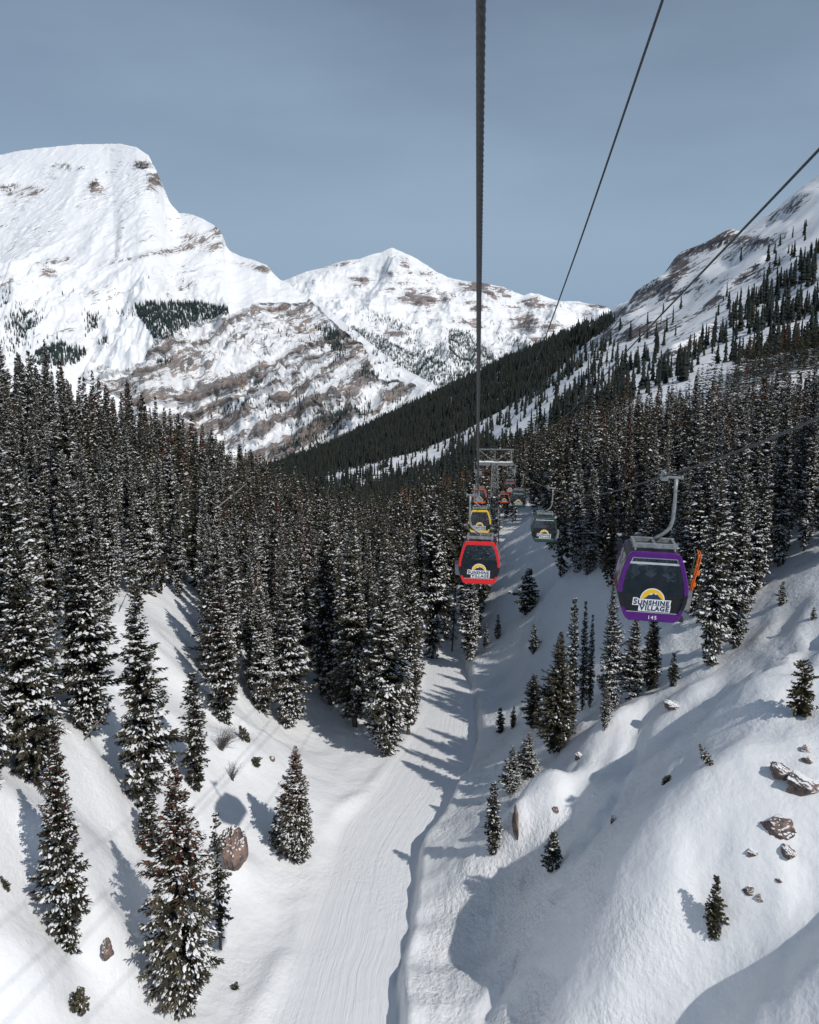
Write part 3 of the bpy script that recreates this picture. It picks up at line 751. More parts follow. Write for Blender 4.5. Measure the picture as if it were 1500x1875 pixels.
PROTO = {}
def proto(key, seed, H, R, nbr, snow, **kw):
    V, F, T, SV, SF = grow(seed, H, R, nbr, kw.pop('step', 0.13), snow, **kw)
    n = len(V)
    cm = np_mesh('conifer_crown', np.vstack([V, SV]), [F, SF + n], [m_needle, m_clump], smooth=np.concatenate([np.zeros(len(F), bool), np.ones(len(SF), bool)]),
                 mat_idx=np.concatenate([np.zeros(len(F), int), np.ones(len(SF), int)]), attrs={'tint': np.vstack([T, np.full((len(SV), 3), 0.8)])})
    tv, tf = trunk_geo(H, 0.010 * H + 0.02, kw.get('lean', 0.0))
    tm = np_mesh('conifer_trunk', tv, tf, [m_bark], smooth=True)
    PROTO[key] = (cm, tm, H, R)

proto('a', 11, 15, 2.15, 600, 0.95, crown0=0.02)
proto('b', 12, 17, 1.95, 640, 0.88, crown0=0.04)
proto('c', 13, 14, 1.60, 540, 1.05, crown0=0.02)
proto('d', 14, 18, 1.80, 640, 0.70, crown0=0.06)
proto('e', 15, 16, 2.05, 600, 0.62, crown0=0.05, olive=0.14)
proto('f', 26, 17, 1.55, 600, 1.0, crown0=0.05, power=0.75)
proto('redtop', 16, 14, 2.3, 620, 0.85, crown0=0.015, red=0.62)
proto('redspire', 17, 14, 1.65, 560, 0.70, crown0=0.015, red=0.42)
proto('slim', 18, 10, 0.75, 330, 0.50, crown0=0.04, power=0.62)
proto('slimdark', 19, 11, 0.85, 360, 0.25, crown0=0.05, power=0.65)
proto('sparse', 20, 9, 0.85, 190, 0.30, crown0=0.10, sparse=0.4, power=0.55)
proto('small', 21, 4.5, 1.0, 180, 0.85, crown0=0.02, step=0.08)
proto('smalldark', 22, 4.0, 0.75, 150, 0.20, crown0=0.03, step=0.08, olive=0.25)
proto('olive', 23, 5.0, 1.35, 110, 0.10, crown0=0.06, step=0.09, olive=0.9, power=0.55, fine=1.2)
proto('dark', 24, 16, 2.0, 680, 0.15, crown0=0.02, olive=0.18)
proto('snag', 27, 13, 0.9, 210, 0.25, crown0=0.12, sparse=0.55, power=0.45, olive=0.5)
proto('rust', 25, 14, 1.4, 480, 0.2, crown0=0.05, red=1.0)

TREES = []
def place_tree(key, loc, H, width=None, label=None, group=None, rz=None, tilt=(0, 0), cat='tree', name='conifer_tree'):
    cm, tm, H0, R0 = PROTO[key]
    e = empty(name, tuple(loc), (tilt[0], tilt[1], random.random() * 6.28 if rz is None else rz))
    s = H / H0
    w = s if width is None else width / (2 * R0)
    e.scale = (w, w, s)
    link_mesh('trunk', tm, e); link_mesh('crown', cm, e)
    tag(e, label, cat, group)
    TREES.append(e)
    return e

FOOT = []   # x, Y, radius already taken
def tree_px(key, u, v, vtop, wpx, label, ztweak=0.0, **kw):
    """tree whose foot stands on the snow where line of sight (u,v) meets it; height and width measured there"""
    p = ground_hit(u, v)
    d = p[1] * CP - p[2] * SP
    _, y, z = ray(u, vtop)
    H = p[1] * z / y - p[2]
    wid = wpx / 1500.0 * d * 0.82
    FOOT.append((p[0], p[1], wid * 0.42))
    return place_tree(key, (p[0], p[1], p[2] - 0.12 + ztweak), H, wid, label, **kw)

# the ones that stand out, from the left
T = tree_px
T('redtop', 340, 1838, 1385, 172, 'broad snow-laden conifer with rusty red top, nearest tree at the bottom left of the run')
T('redspire', 128, 1738, 1308, 118, 'tall narrow-footed conifer with reddish tip, standing alone on the steep lower left snow')
T('c', 268, 1478, 1030, 126, 'tall snow-plastered conifer uphill behind the broad red-topped tree')
T('slim', 362, 1446, 1225, 66, 'slim dark conifer touching the right side of the tall snow-plastered tree')
T('sparse', 404, 1738, 1480, 56, 'thin sparse conifer with bare lower trunk in front of the brown boulder')
T('slim', 277, 1565, 1440, 52, 'slender half-hidden conifer just left of the broad red-topped tree')
T('redtop', 546, 1575, 1362, 104, 'medium conifer with red-brown top alone on open snow beside the run')
T('small', 505, 1548, 1490, 34, 'little sapling at the left foot of the lone red-topped conifer')
T('a', 62, 1432, 960, 165, 'large dark conifer with snowy boughs at the far left edge below the forest')
T('b', 160, 1345, 900, 130, 'tall snowy conifer behind the red-tipped narrow tree on the left slope')
T('redspire', 412, 1318, 1045, 95, 'snowy conifer with rusty needles, left one of three above the hollow with bare twigs')
T('a', 478, 1302, 1085, 86, 'snowy pale conifer in the middle of three at the forest edge above the bare twigs')
T('b', 528, 1332, 1010, 90, 'taller snowy conifer at the right of three at the forest edge, foot lowest')
T('smalldark', 148, 1852, 1772, 44, 'small dark sapling leaning right at the bottom left corner snow', tilt=(0, 0.42))
T('e', 605, 1290, 905, 110, 'tall conifer at the left of the tight clump above the smooth snow bank')
T('d', 650, 1330, 930, 100, 'dark tall conifer in the middle of the tight clump beside the run')
T('b', 706, 1383, 1005, 122, 'tall conifer with the lowest foot in the clump left of the run')
T('d', 748, 1345, 950, 70, 'tall dark conifer at the right edge of the clump, nearest the run')
T('c', 792, 1203, 868, 74, 'pale snowy conifer where the run disappears behind the forest, left one')
T('c', 862, 1206, 1040, 56, 'short snowy conifer below the red gondola at the top of the run')
T('small', 890, 1186, 1138, 17, 'tiny dark sapling just right of the short snowy conifer below the red gondola')
T('small', 912, 1168, 1122, 20, 'tiny sapling in the snow clearing between the red and purple gondolas, lower left one')
T('small', 977, 1196, 1140, 26, 'little snowy sapling in the middle of the snow clearing')
T('small', 968, 1118, 1038, 62, 'bushy snow-covered young conifer in the clearing below the green gondola')
T('slim', 903, 1562, 1428, 40, 'slim conifer beside the rounded snow pillow and its dark hollow')
T('small', 1014, 1592, 1516, 54, 'small snow-dusted young fir below and right of the snow pillow')
T('smalldark', 1305, 1712, 1594, 46, 'lone narrow dark fir on the open right slope below the rocks', name='conifer_tree')
T('olive', 1465, 1308, 1200, 64, 'loose olive-green young pine on the snow near the right edge above the rocks')
T('c', 938, 1452, 1362, 46, 'small snowy conifer at the lower left end of the right-hand row')
T('a', 968, 1422, 1338, 62, 'squat bushy snowy conifer near the lower end of the right-hand row')
T('dark', 1022, 1372, 1152, 92, 'dark green dense conifer with little snow, tallest in the row left of the purple gondola')
T('slimdark', 977, 1332, 1232, 48, 'narrow dark conifer just left of the dense dark green one')
T('smalldark', 916, 1342, 1292, 24, 'left one of two tiny dark firs at the right edge of the run')
T('smalldark', 940, 1332, 1290, 18, 'right one of two tiny dark firs at the right edge of the run')
T('slim', 1046, 1335, 1088, 34, 'slim snowy conifer rising behind the dense dark green one')
T('slimdark', 1066, 1300, 1095, 24, 'very thin tall spire, left one of two right of the dense dark green conifer')
T('slimdark', 1080, 1296, 1120, 20, 'very thin tall spire, right one of two right of the dense dark green conifer')
T('b', 1114, 1306, 1062, 58, 'open-branched dark conifer below the left side of the purple gondola')
T('redspire', 1108, 1332, 1245, 28, 'short reddish snow-dusted sapling at the foot of the open-branched conifer')
T('a', 1160, 1276, 1120, 66, 'snowy full conifer directly below the purple gondola')
T('dark', 1194, 1262, 1105, 56, 'darker conifer below the purple gondola at its lower right corner')
T('smalldark', 1231, 1256, 1190, 26, 'small lone fir right of the trees under the purple gondola')
T('c', 1298, 1216, 830, 92, 'tall snowy conifer right of the purple gondola, left one of the pair')
T('b', 1345, 1186, 840, 82, 'tall snowy conifer right of the purple gondola, right one of the pair')
T('small', 1432, 1106, 1060, 24, 'little snow-caked sapling on the bright slope right of the tall pair')
T('small', 1489, 1134, 1108, 18, 'tiny sapling near the right edge of the bright upper slope')
T('small', 1300, 1398, 1350, 26, 'snow-covered shrubby sapling in the shade of the right slope', tilt=(0, 0.5))

# ---- forests: feet sampled over the ground, thinned to a spacing
ZONE_L = [(-400,730),(0,790),(200,815),(350,862),(490,905),(620,930),(700,950),(880,985),(892,1090),(868,1190),(775,1200),(762,1330),(690,1372),(640,1300),(555,1228),(528,1322),(430,1300),(392,1262),
          (370,1150),(345,1120),(310,1085),(285,1090),(262,1090),(225,1130),(200,1180),(170,1230),(165,1330),(120,1400),(60,1432),(0,1425),(-150,1560),(-500,1700)]
ZONE_R = [(900,982),(945,958),(1000,942),(1012,1050),(1050,1098),(1090,1100),(1150,1100),(1205,1090),(1262,1178),(1290,1170),(1355,1150),(1395,1070),(1500,1036),(1800,960),(2200,800),(1900,700),(1500,790),(1330,800),(1200,795),(1080,795),
          (960,830),(880,860),(860,900),(880,980)]
def sample(n, y0, y1, w0, w1):
    Y = np.exp(rng.uniform(math.log(y0 + 60), math.log(y1 + 60), n)) - 60
    keep = rng.random(n) < ((Y + 60) / (y1 + 60))
    Y = Y[keep]
    x = rng.uniform(w0, w1, len(Y)) * (Y + 60)
    return x, Y
class Spacing:
    def __init__(self, cell): self.c = cell; self.g = {}
    def ok(self, x, y, r):
        i, j = int(x // self.c), int(y // self.c); k = int(r // self.c) + 1
        for a in range(i - k, i + k + 1):
            for b_ in range(j - k, j + k + 1):
                for (px, py, pr) in self.g.get((a, b_), ()):
                    if (px - x) ** 2 + (py - y) ** 2 < max(r, pr) ** 2: return False
        self.g.setdefault((i, j), []).append((x, y, r)); return True
sp = Spacing(2.0)
for f in FOOT: sp.ok(*f)
cand = []
GAP1 = [(195,1120),(225,1080),(250,1090),(255,1200),(225,1270),(190,1230)]; GAP2 = [(338,1120),(372,1130),(395,1290),(350,1270)]
X1, Y1 = sample(60000, 30, 330, -1.0, 1.0)
Z1 = terrain_z(X1, Y1); U1, V1 = project(X1, Y1, Z1)
inL = inpoly(U1, V1, ZONE_L); inR = inpoly(U1, V1, ZONE_R)
for x, y, z, u, v, l, r_ in zip(X1, Y1, Z1, U1, V1, inL, inR):
    if not (l or r_) or (u < 420 and (inpoly(u, v, GAP1) or inpoly(u, v, GAP2))): continue
    if u < -160 or u > 1660: continue
    rad = 1.8 + 0.006 * y
    if sp.ok(x, y, rad):
        cand.append((x, y, z, u, v, l))
def tree_height(x, y, left):
    return float(np.clip(13.0 + 2.4 * vnoise(np.array([x / 9.0]), np.array([y / 9.0]), 77)[0] + rng.normal() * 1.7, 7, 18))
full = []
for (x, y, z, u, v, l) in cand:
    H = tree_height(x, y, l)
    ut, vt = project(x, y, z + H)
    full.append((x, y, z, u, v, l, H, float(v - vt), float(vt)))
full.sort(key=lambda q: -q[7])
ZL = [('snow-speckled conifer in the dense dark forest covering the left slope', 'conifers of the dense left slope forest'),
      ('snow-speckled conifer in the thick forest between the left slope and the gondola line', 'conifers of the middle forest behind the run'),
      ('snow-speckled conifer in the forest behind the purple gondola on the right slope', 'conifers of the right slope forest')]
vis = [q for q in full if -60 < q[3] < 1560 and q[8] < 1900]
NI = 300 - len(TREES)
for k, q in enumerate(vis[:NI]):
    x, y, z, u, v, l, H, hp, vt = q
    zi = 2 if not l else (0 if u < 520 else 1)
    key = rng.choice(['a', 'b', 'c', 'd', 'e', 'redspire', 'f', 'snag'] if zi != 2 else ['a', 'b', 'c', 'd', 'e', 'f', 'snag', 'rust'], p=[.16, .19, .18, .13, .1, .05, .14, .05] if zi != 2 else [.15, .25, .2, .14, .1, .06, .06, .04])
    place_tree(str(key), (x, y, z - 0.15), H, PROTO[str(key)][3] * 2 * H / PROTO[str(key)][2] * rng.uniform(0.62, 0.98), ZL[zi][0], ZL[zi][1], tilt=(rng.normal() * 0.022, rng.normal() * 0.022))
INDIV = set(id(q) for q in vis[:NI])
rest = [q for q in full if id(q) not in INDIV]

# ---- everything else of the forest is one mesh
FV, FQ, FT, FS, FI = [], [], [], [], []   # verts, 5-gons/tri (as list of arrays), tint
class Acc:
    def __init__(self): self.v = []; self.f5 = []; self.f3 = []; self.m3 = []; self.t = []; self.n = 0
    def add(self, V, F5, F3, T, snow3):
        self.v.append(V); self.t.append(T)
        if F5 is not None: self.f5.append(F5 + self.n)
        if F3 is not None: self.f3.append(F3 + self.n); self.m3.append(np.full(len(F3), 1 if snow3 else 0))
        self.n += len(V)
acc = Acc()
LOD1 = []
for k in range(10):
    sn = [0.85, 0.65, 0.55, 0.4, 0.75, 0.35, 0.6, 0.22, 0.5, 0.8][k]
    LOD1.append(grow(400 + k, 14, [1.7, 1.5, 1.9, 1.4][k % 4], 190, 0.36, sn, lod=1, red=0.8 if k == 9 else 0.0, crown0=0.04))
LOD2 = []
for k in range(8):
    LOD2.append(grow(500 + k, 14, [1.7, 1.5, 2.0][k % 3], 80, 0.6, [0.25, 0.12, 0.3, 0.06][k % 4], lod=1, crown0=0.03))
def spire(seed, nb, R, snow):
    """far tree: a handful of drooping skirts with ragged hems"""
    r = np.random.default_rng(seed); V, F, T = [], [], []; n = 0
    for i in range(nb):
        h0 = 14 * i / nb; h1 = min(14.0, 14 * (i + 1.9) / nb)
        rad = R * (1 - h0 / 14.0) ** 0.8 + 0.15
        sg = 6
        V.append((0, 0, h1)); T.append((0.012, 0.016, 0.014))
        for j in range(sg):
            a = 6.283 * (j + r.random() * 0.6) / sg; q = rad * (0.65 + 0.6 * r.random())
            V.append((q * math.cos(a), q * math.sin(a), h0 + r.random() * 0.9)); T.append(tuple(np.array((0.014, 0.018, 0.015)) * (0.7 + 0.7 * r.random())))
        for j in range(sg): F.append((n, n + 1 + j, n + 1 + (j + 1) % sg))
        n += sg + 1
    return np.array(V), np.array(F), np.array(T)
SPIRE = [spire(600 + k, 7, [1.7, 2.1, 1.5][k % 3], 0) for k in range(9)]
def rotz(V, a, s, w):
    c, q = math.cos(a), math.sin(a)
    return np.stack([(V[:, 0] * c - V[:, 1] * q) * w, (V[:, 0] * q + V[:, 1] * c) * w, V[:, 2] * s], -1)
def put(lib, k, x, y, z, H, wf=1.0, tintmul=(1, 1, 1), snow=True):
    V, F, T, SV, SF = lib[k]; s = H / 14.0; w = s * wf; a = rng.random() * 6.28; o = np.array([x, y, z - 0.2])
    acc.add(rotz(V, a, s, w) + o, F, None, T * np.array(tintmul) * rng.uniform(0.8, 1.25), False)
    if snow and len(SV): acc.add(rotz(SV, a, s, w) + o, None, SF, np.full((len(SV), 3), 0.84), True)
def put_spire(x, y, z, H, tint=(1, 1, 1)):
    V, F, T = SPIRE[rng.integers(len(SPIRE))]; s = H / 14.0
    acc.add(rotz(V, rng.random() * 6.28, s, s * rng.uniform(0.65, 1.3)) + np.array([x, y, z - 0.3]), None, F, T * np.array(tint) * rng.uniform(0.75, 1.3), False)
for q in rest:
    x, y, z, u, v, l, H, hp, vt = q
    if hp > 70: put(LOD1, int(rng.integers(10)), x, y, z, H, rng.uniform(0.75, 1.1))
    else: put(LOD2, int(rng.integers(8)), x, y, z, H, rng.uniform(0.95, 1.3))

# ---- far right hillside and the forested spur across the valley
def hillside():
    X, Y = sample(190000, 250, 1600, -0.36, 0.66)
    Z = terrain_z(X, Y); U, V = project(X, Y, Z)
    n = fbm(X / 55.0, Y / 55.0, 4, 0.6, seed=701)
    # clumps run down the fall line
    p = np.zeros(len(X))
    spur = inpoly(U, V, [(1128,588),(1060,640),(1010,690),(930,745),(850,790),(760,832),(640,862),(590,880),(480,880),(430,850),(510,850),(650,795),(800,728),(950,655),(1100,598)])
    p[spur] = 1.0
    low = inpoly(U, V, [(480,870),(640,858),(760,830),(850,810),(900,815),(960,825),(1080,795),(1080,1000),(480,1000)]); p[low] = 0.85
    band = inpoly(U, V, [(590,885),(600,862),(760,822),(850,778),(960,705),(1040,655),(1110,600),(1150,600),(1110,650),(1060,700),(980,760),(870,815),(800,850),(700,866)])
    p[band] = np.where(n[band] > 0.05, 0.28, 0.05)
    slope = inpoly(U, V, [(1110,600),(1250,560),(1400,440),(1500,380),(1700,300),(1700,820),(1500,795),(1330,805),(1200,800),(1080,800),(960,830),(900,820),(980,760),(1060,700)]) & ~band
    dens = blobs(U, V, [(1510,640,150,100,1.0,-0.35),(1480,480,60,40,0.8,-0.5),(1400,560,90,34,0.55,-0.6),(1330,740,120,30,0.9,-0.2),(1220,720,60,24,0.7,-0.5),(1120,750,80,18,0.8,-0.4),
                        (1160,670,50,14,0.8,-0.6),(1290,640,50,16,0.6,-0.6),(1080,690,60,10,0.8,-0.6),(1040,740,60,10,0.8,-0.55),(1400,500,60,12,0.35,-0.5),(1060,770,90,22,1.0,-0.2)])
    p = np.where(slope, np.clip(dens * (0.30 + 2.6 * n) + 0.012, 0, 1) * np.where(n > 0.0, 1, 0.35), p)
    keep = rng.random(len(X)) < p
    X9, Y9 = sample(150000, 820, 1700, -0.30, 0.26); Z9 = terrain_z(X9, Y9); U9, V9 = project(X9, Y9, Z9)
    sp9 = inpoly(U9, V9, [(1128,586),(1060,640),(1010,690),(930,745),(850,790),(760,832),(640,862),(590,880),(480,880),(430,850),(510,846),(650,790),(800,722),(950,648),(1100,592)])
    X = np.concatenate([X, X9]); Y = np.concatenate([Y, Y9]); Z = np.concatenate([Z, Z9]); U = np.concatenate([U, U9]); V = np.concatenate([V, V9]); keep = np.concatenate([keep, sp9])
    s2 = Spacing(6.0); c = 0
    for x, y, z, u, v, k in zip(X, Y, Z, U, V, keep):
        if not k or u < -50 or u > 1560: continue
        if not s2.ok(x, y, 1.9 + 0.0006 * y): continue
        H = float(np.clip((10.8 if y < 700 else 10.0) + rng.normal() * 3.2 + 2.5 * vnoise(np.array([x / 40]), np.array([y / 40]), 5)[0], 4, 20)); c += 1
        rust = rng.random() < (0.05 if y < 500 else 0.0)
        tint = (3.4, 1.2, 0.8) if rust else (0.9, 1.0, 1.05)
        if y < 300: put(LOD2, int(rng.integers(8)), x, y, z, H, rng.uniform(0.9, 1.25), tint)
        elif y < 380: put(LOD2, int(rng.integers(8)), x, y, z, H, 1.2, tint, snow=False)
        else: put_spire(x, y, z, H, (1.7, 1.35, 1.0) if rng.random() < 0.12 else (1.05, 1.1, 1.15))
    return c
nh = hillside()

def mountain_trees(M, polys, scattered, n, H0, tint):
    U, V = M.U[M.nb:], M.V[M.nb:]
    X, Y, Z = M.X[M.nb:], M.Y[M.nb:], M.Z[M.nb:]
    c = 0
    nn = fbm(X / 150.0, Z / 110.0, 4, 0.6, seed=801)
    p = np.zeros_like(U)
    for pl, d in polys: p = np.where(inpoly(U, V, pl), np.maximum(p, d), p)
    p = np.maximum(p, blobs(U, V, scattered) * np.clip(0.3 + 2.2 * nn, 0, 1))
    # area of every cell, so that trees spread evenly over the ground
    ax = np.abs(np.gradient(X, axis=1)) * np.hypot(np.gradient(Y, axis=0), np.gradient(Z, axis=0))
    w = (p * ax); lam = w / w.sum() * n
    k = rng.poisson(lam)
    for i, j in zip(*np.nonzero(k)):
        for _ in range(k[i, j]):
            a, b_ = rng.random(2); i2, j2 = min(i + 1, U.shape[0] - 1), min(j + 1, U.shape[1] - 1)
            P = [A[i, j] * (1 - a) * (1 - b_) + A[i2, j] * a * (1 - b_) + A[i, j2] * (1 - a) * b_ + A[i2, j2] * a * b_ for A in (X, Y, Z)]
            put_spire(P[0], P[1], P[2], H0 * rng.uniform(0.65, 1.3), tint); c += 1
    return c
nm = mountain_trees(ML, [([(245,555),(300,552),(360,553),(415,562),(420,572),(385,585),(330,602),(285,622),(268,600),(250,575)], 1.0),
                         ([(70,640),(110,628),(150,632),(158,648),(130,668),(60,665)], 1.0)],
                    [(25,548,30,18,0.5,0.2),(40,590,26,24,0.6,0.2),(168,585,12,20,0.7,0.1),(135,530,30,10,0.4,0.3),(25,640,25,20,0.7,0),(95,620,12,10,0.5,0),(190,625,8,8,0.6,0),
                     (430,690,40,8,0.6,0.3),(470,745,70,12,0.6,-0.15),(600,770,90,40,0.35,0),(660,740,40,60,0.35,0.6),(540,830,60,40,0.35,0),(590,600,40,8,0.8,0.55),(620,640,60,10,0.5,0.9),
                     (310,660,20,10,0.4,0),(690,700,60,14,0.5,0.7),(300,570,80,12,0.15,0),(500,700,120,90,0.05,0),(640,680,80,90,0.07,0),(705,655,26,14,0.6,0.3)], 6500, 12.0, (1.8, 2.3, 2.7))  # lighter, bluer tint puts distance haze into the needle colour
nm2 = mountain_trees(MC, [([(640,596),(690,612),(740,640),(790,655),(850,680),(850,700),(800,710),(740,680),(690,645)], 1.0),
                          ([(822,600),(850,605),(880,630),(905,650),(900,690),(840,680),(820,650)], 0.9)],
                     [(715,590,60,12,0.5,0.35),(745,600,50,10,0.5,0.3),(960,640,40,18,0.7,0.2),(930,650,24,40,0.6,0.5),(780,640,60,20,0.5,0.3),(770,610,14,8,0.7,0),(1000,610,12,8,0.4,0),(900,640,60,40,0.35,0.2)], 6000, 15.0, (2.2, 2.9, 3.6))  # stronger haze put into the tree colour for the farther range
V = np.concatenate(acc.v); T_ = np.concatenate(acc.t); f5 = np.concatenate(acc.f5); f3 = np.concatenate(acc.f3)
mi = np.concatenate([np.zeros(len(f5), int), np.concatenate(acc.m3)])
fm = np_mesh('distant_forest', V, [f5, f3], [m_needle, m_clump], mat_idx=mi, attrs={'tint': T_})
fo = link_mesh('distant_forest', fm); tag(fo, 'dark conifer forest of small far trees spread over the slopes and mountainsides', 'forest', kind='stuff')
STATS = ('TREES', len(TREES), 'rest', len(rest), 'hill', nh, 'mount', nm, nm2, 'verts', len(V), time.time() - _t0)
# ------------------------------------------------------------------ mesh builder for made things
class MB:
    def __init__(self): self.v = []; self.f = []; self.sm = []
    def add(self, vs, fs, smooth=False):
        n = len(self.v); self.v += [tuple(map(float, v)) for v in vs]
        self.f += [tuple(n + i for i in f) for f in fs]; self.sm += [smooth] * len(fs); return self
    def box(self, x0, x1, y0, y1, z0, z1, bev=0.0):
        if bev <= 0:
            vs = [(x, y, z) for x in (x0, x1) for y in (y0, y1) for z in (z0, z1)]
            return self.add(vs, [(0, 1, 3, 2), (4, 6, 7, 5), (0, 4, 5, 1), (2, 3, 7, 6), (0, 2, 6, 4), (1, 5, 7, 3)])
        bm = bmesh.new(); bmesh.ops.create_cube(bm, size=1)
        for v in bm.verts: v.co = Vector(((x0 + x1) / 2 + v.co.x * (x1 - x0), (y0 + y1) / 2 + v.co.y * (y1 - y0), (z0 + z1) / 2 + v.co.z * (z1 - z0)))
        bmesh.ops.bevel(bm, geom=bm.edges[:], offset=bev, segments=2, affect='EDGES', profile=0.5)
        bm.verts.index_update(); self.add([v.co[:] for v in bm.verts], [tuple(v.index for v in f.verts) for f in bm.faces]); bm.free(); return self
    def bar(self, a, b, w, h=None):
        h = h or w; a, b = Vector(a), Vector(b); d = (b - a).normalized()
        up = Vector((0, 0, 1)) if abs(d.z) < 0.9 else Vector((0, 1, 0))
        s = d.cross(up).normalized() * w / 2; u = s.cross(d).normalized() * h / 2
        vs = [p + q for p in (a, b) for q in (s + u, s - u, -s - u, -s + u)]
        return self.add(vs, [(0, 1, 2, 3), (7, 6, 5, 4)] + [(i, i + 4, (i + 1) % 4 + 4, (i + 1) % 4) for i in range(4)])
    def tube(self, pts, r, seg=10, cap=True):
        P = [Vector(p) for p in pts]; rs = r if isinstance(r, (list, tuple)) else [r] * len(P)
        vs = []; ref = None
        for i, p in enumerate(P):
            d = (P[min(i + 1, len(P) - 1)] - P[max(i - 1, 0)]).normalized()
            if ref is None: ref = Vector((0, 1, 0)) if abs(d.y) < 0.9 else Vector((1, 0, 0))
            s = d.cross(ref).normalized(); u = s.cross(d).normalized(); ref = u if False else ref
            for k in range(seg):
                a = 2 * math.pi * k / seg; vs.append(p + (s * math.cos(a) + u * math.sin(a)) * rs[i])
        fs = [(i * seg + k, i * seg + (k + 1) % seg, (i + 1) * seg + (k + 1) % seg, (i + 1) * seg + k) for i in range(len(P) - 1) for k in range(seg)]
        if cap: fs += [tuple(range(seg))[::-1], tuple((len(P) - 1) * seg + k for k in range(seg))]
        return self.add(vs, fs, True)
    def cyl(self, c, axis, r, L_, seg=16):
        c = Vector(c); a = Vector(axis).normalized() * L_ / 2
        return self.tube([c - a, c + a], r, seg)
    def loft(self, secs, closed=True, cap=False, smooth=True):
        n = len(secs[0]); vs = [p for s in secs for p in s]; fs = []
        for i in range(len(secs) - 1):
            for k in range(n if closed else n - 1):
                fs.append((i * n + k, i * n + (k + 1) % n, (i + 1) * n + (k + 1) % n, (i + 1) * n + k))
        if cap: fs += [tuple(range(n))[::-1], tuple((len(secs) - 1) * n + k for k in range(n))]
        return self.add(vs, fs, smooth)
    def mesh(self, name, mat):
        me = bpy.data.meshes.new(name); me.from_pydata(self.v, [], self.f)
        me.polygons.foreach_set('use_smooth', self.sm); me.materials.append(mat)
        bm = bmesh.new(); bm.from_mesh(me); bmesh.ops.recalc_face_normals(bm, faces=bm.faces[:]); bm.to_mesh(me); bm.free()
        me.update(); return me
    def build(self, name, mat, parent=None): return link_mesh(name, self.mesh(name, mat), parent)

m_black = simple_mat('black_panel', (0.007, 0.0075, 0.008), 0.4, var=0.25, scale=3)
m_char = simple_mat('charcoal_panel', (0.009, 0.0095, 0.011), 0.6, var=0.3, scale=4)
m_galv = simple_mat('galvanised_steel', (0.27, 0.29, 0.295), 0.5, 0.35, var=0.3, scale=9, bump=0.15)
m_steel = simple_mat('weathered_tower_steel', (0.27, 0.285, 0.29), 0.6, 0.2, var=0.25, scale=3)
m_rope = simple_mat('greasy_wire_rope', (0.045, 0.047, 0.048), 0.42, 0.55, var=0.35, scale=30)
m_white = simple_mat('white_vinyl', (0.80, 0.80, 0.80), 0.45, var=0.04)
m_navy = simple_mat('navy_vinyl', (0.010, 0.035, 0.085), 0.4, var=0.05)
m_yel = simple_mat('yellow_vinyl', (0.85, 0.52, 0.02), 0.4, var=0.05)
m_rubber = simple_mat('black_rubber', (0.02, 0.02, 0.02), 0.8)
m_rail = simple_mat('pale_window_rail', (0.55, 0.60, 0.60), 0.4, 0.2, var=0.1)
PAINT = {'purple': simple_mat('purple_paint', (0.085, 0.004, 0.17), 0.4, var=0.12), 'red': simple_mat('red_paint', (0.72, 0.010, 0.012), 0.3, var=0.1, coat=0.3),
         'yellow': simple_mat('yellow_paint', (0.88, 0.56, 0.01), 0.3, var=0.1, coat=0.3), 'green': simple_mat('dark_green_paint', (0.014, 0.050, 0.034), 0.35, var=0.12, coat=0.3),
         'orange': simple_mat('orange_paint', (0.78, 0.12, 0.015), 0.3, var=0.1, coat=0.3), 'darkred': simple_mat('deep_red_paint', (0.36, 0.012, 0.03), 0.3, var=0.1, coat=0.3)}
def glass_mat(name, tint, refl):
    m = bpy.data.materials.new(name); m.use_nodes = True; t = m.node_tree; t.nodes.clear()
    o = t.nodes.new('ShaderNodeOutputMaterial'); tr = t.nodes.new('ShaderNodeBsdfTransparent'); tr.inputs[0].default_value = (*tint, 1)
    g = t.nodes.new('ShaderNodeBsdfGlossy'); g.inputs['Roughness'].default_value = 0.06; g.inputs['Color'].default_value = (0.9, 0.93, 0.96, 1)
    n = t.nodes.new('ShaderNodeTexNoise'); n.inputs['Scale'].default_value = 3.0; co = t.nodes.new('ShaderNodeTexCoord'); t.links.new(co.outputs['Object'], n.inputs['Vector'])
    f = t.nodes.new('ShaderNodeFresnel'); f.inputs['IOR'].default_value = 1.5
    ma = t.nodes.new('ShaderNodeMath'); ma.operation = 'MULTIPLY_ADD'; ma.inputs[1].default_value = refl; t.links.new(n.outputs['Fac'], ma.inputs[0]); t.links.new(f.outputs[0], ma.inputs[2])
    mx = t.nodes.new('ShaderNodeMixShader'); t.links.new(ma.outputs[0], mx.inputs[0]); t.links.new(tr.outputs[0], mx.inputs[1]); t.links.new(g.outputs[0], mx.inputs[2]); t.links.new(mx.outputs[0], o.inputs[0])
    return m
m_glass = glass_mat('tinted_window', (0.55, 0.56, 0.58), 0.06)
# printed graphic on the side windows
m_wrap, t, b = new_mat('side_window_print')
co = nd(t, 'ShaderNodeTexCoord'); n = nd(t, 'ShaderNodeTexNoise', Scale=2.6, Detail=2.0, Distortion=1.8); t.links.new(co.outputs['Object'], n.inputs['Vector'])
rp2 = nd(t, 'ShaderNodeValToRGB'); rp2.color_ramp.elements[0].position = 0.46; rp2.color_ramp.elements[0].color = (0.02, 0.02, 0.022, 1); rp2.color_ramp.elements[1].position = 0.52; rp2.color_ramp.elements[1].color = (0.42, 0.40, 0.44, 1)
t.links.new(n.outputs['Fac'], rp2.inputs['Fac']); t.links.new(rp2.outputs['Color'], b.inputs['Base Color']); b.inputs['Roughness'].default_value = 0.3

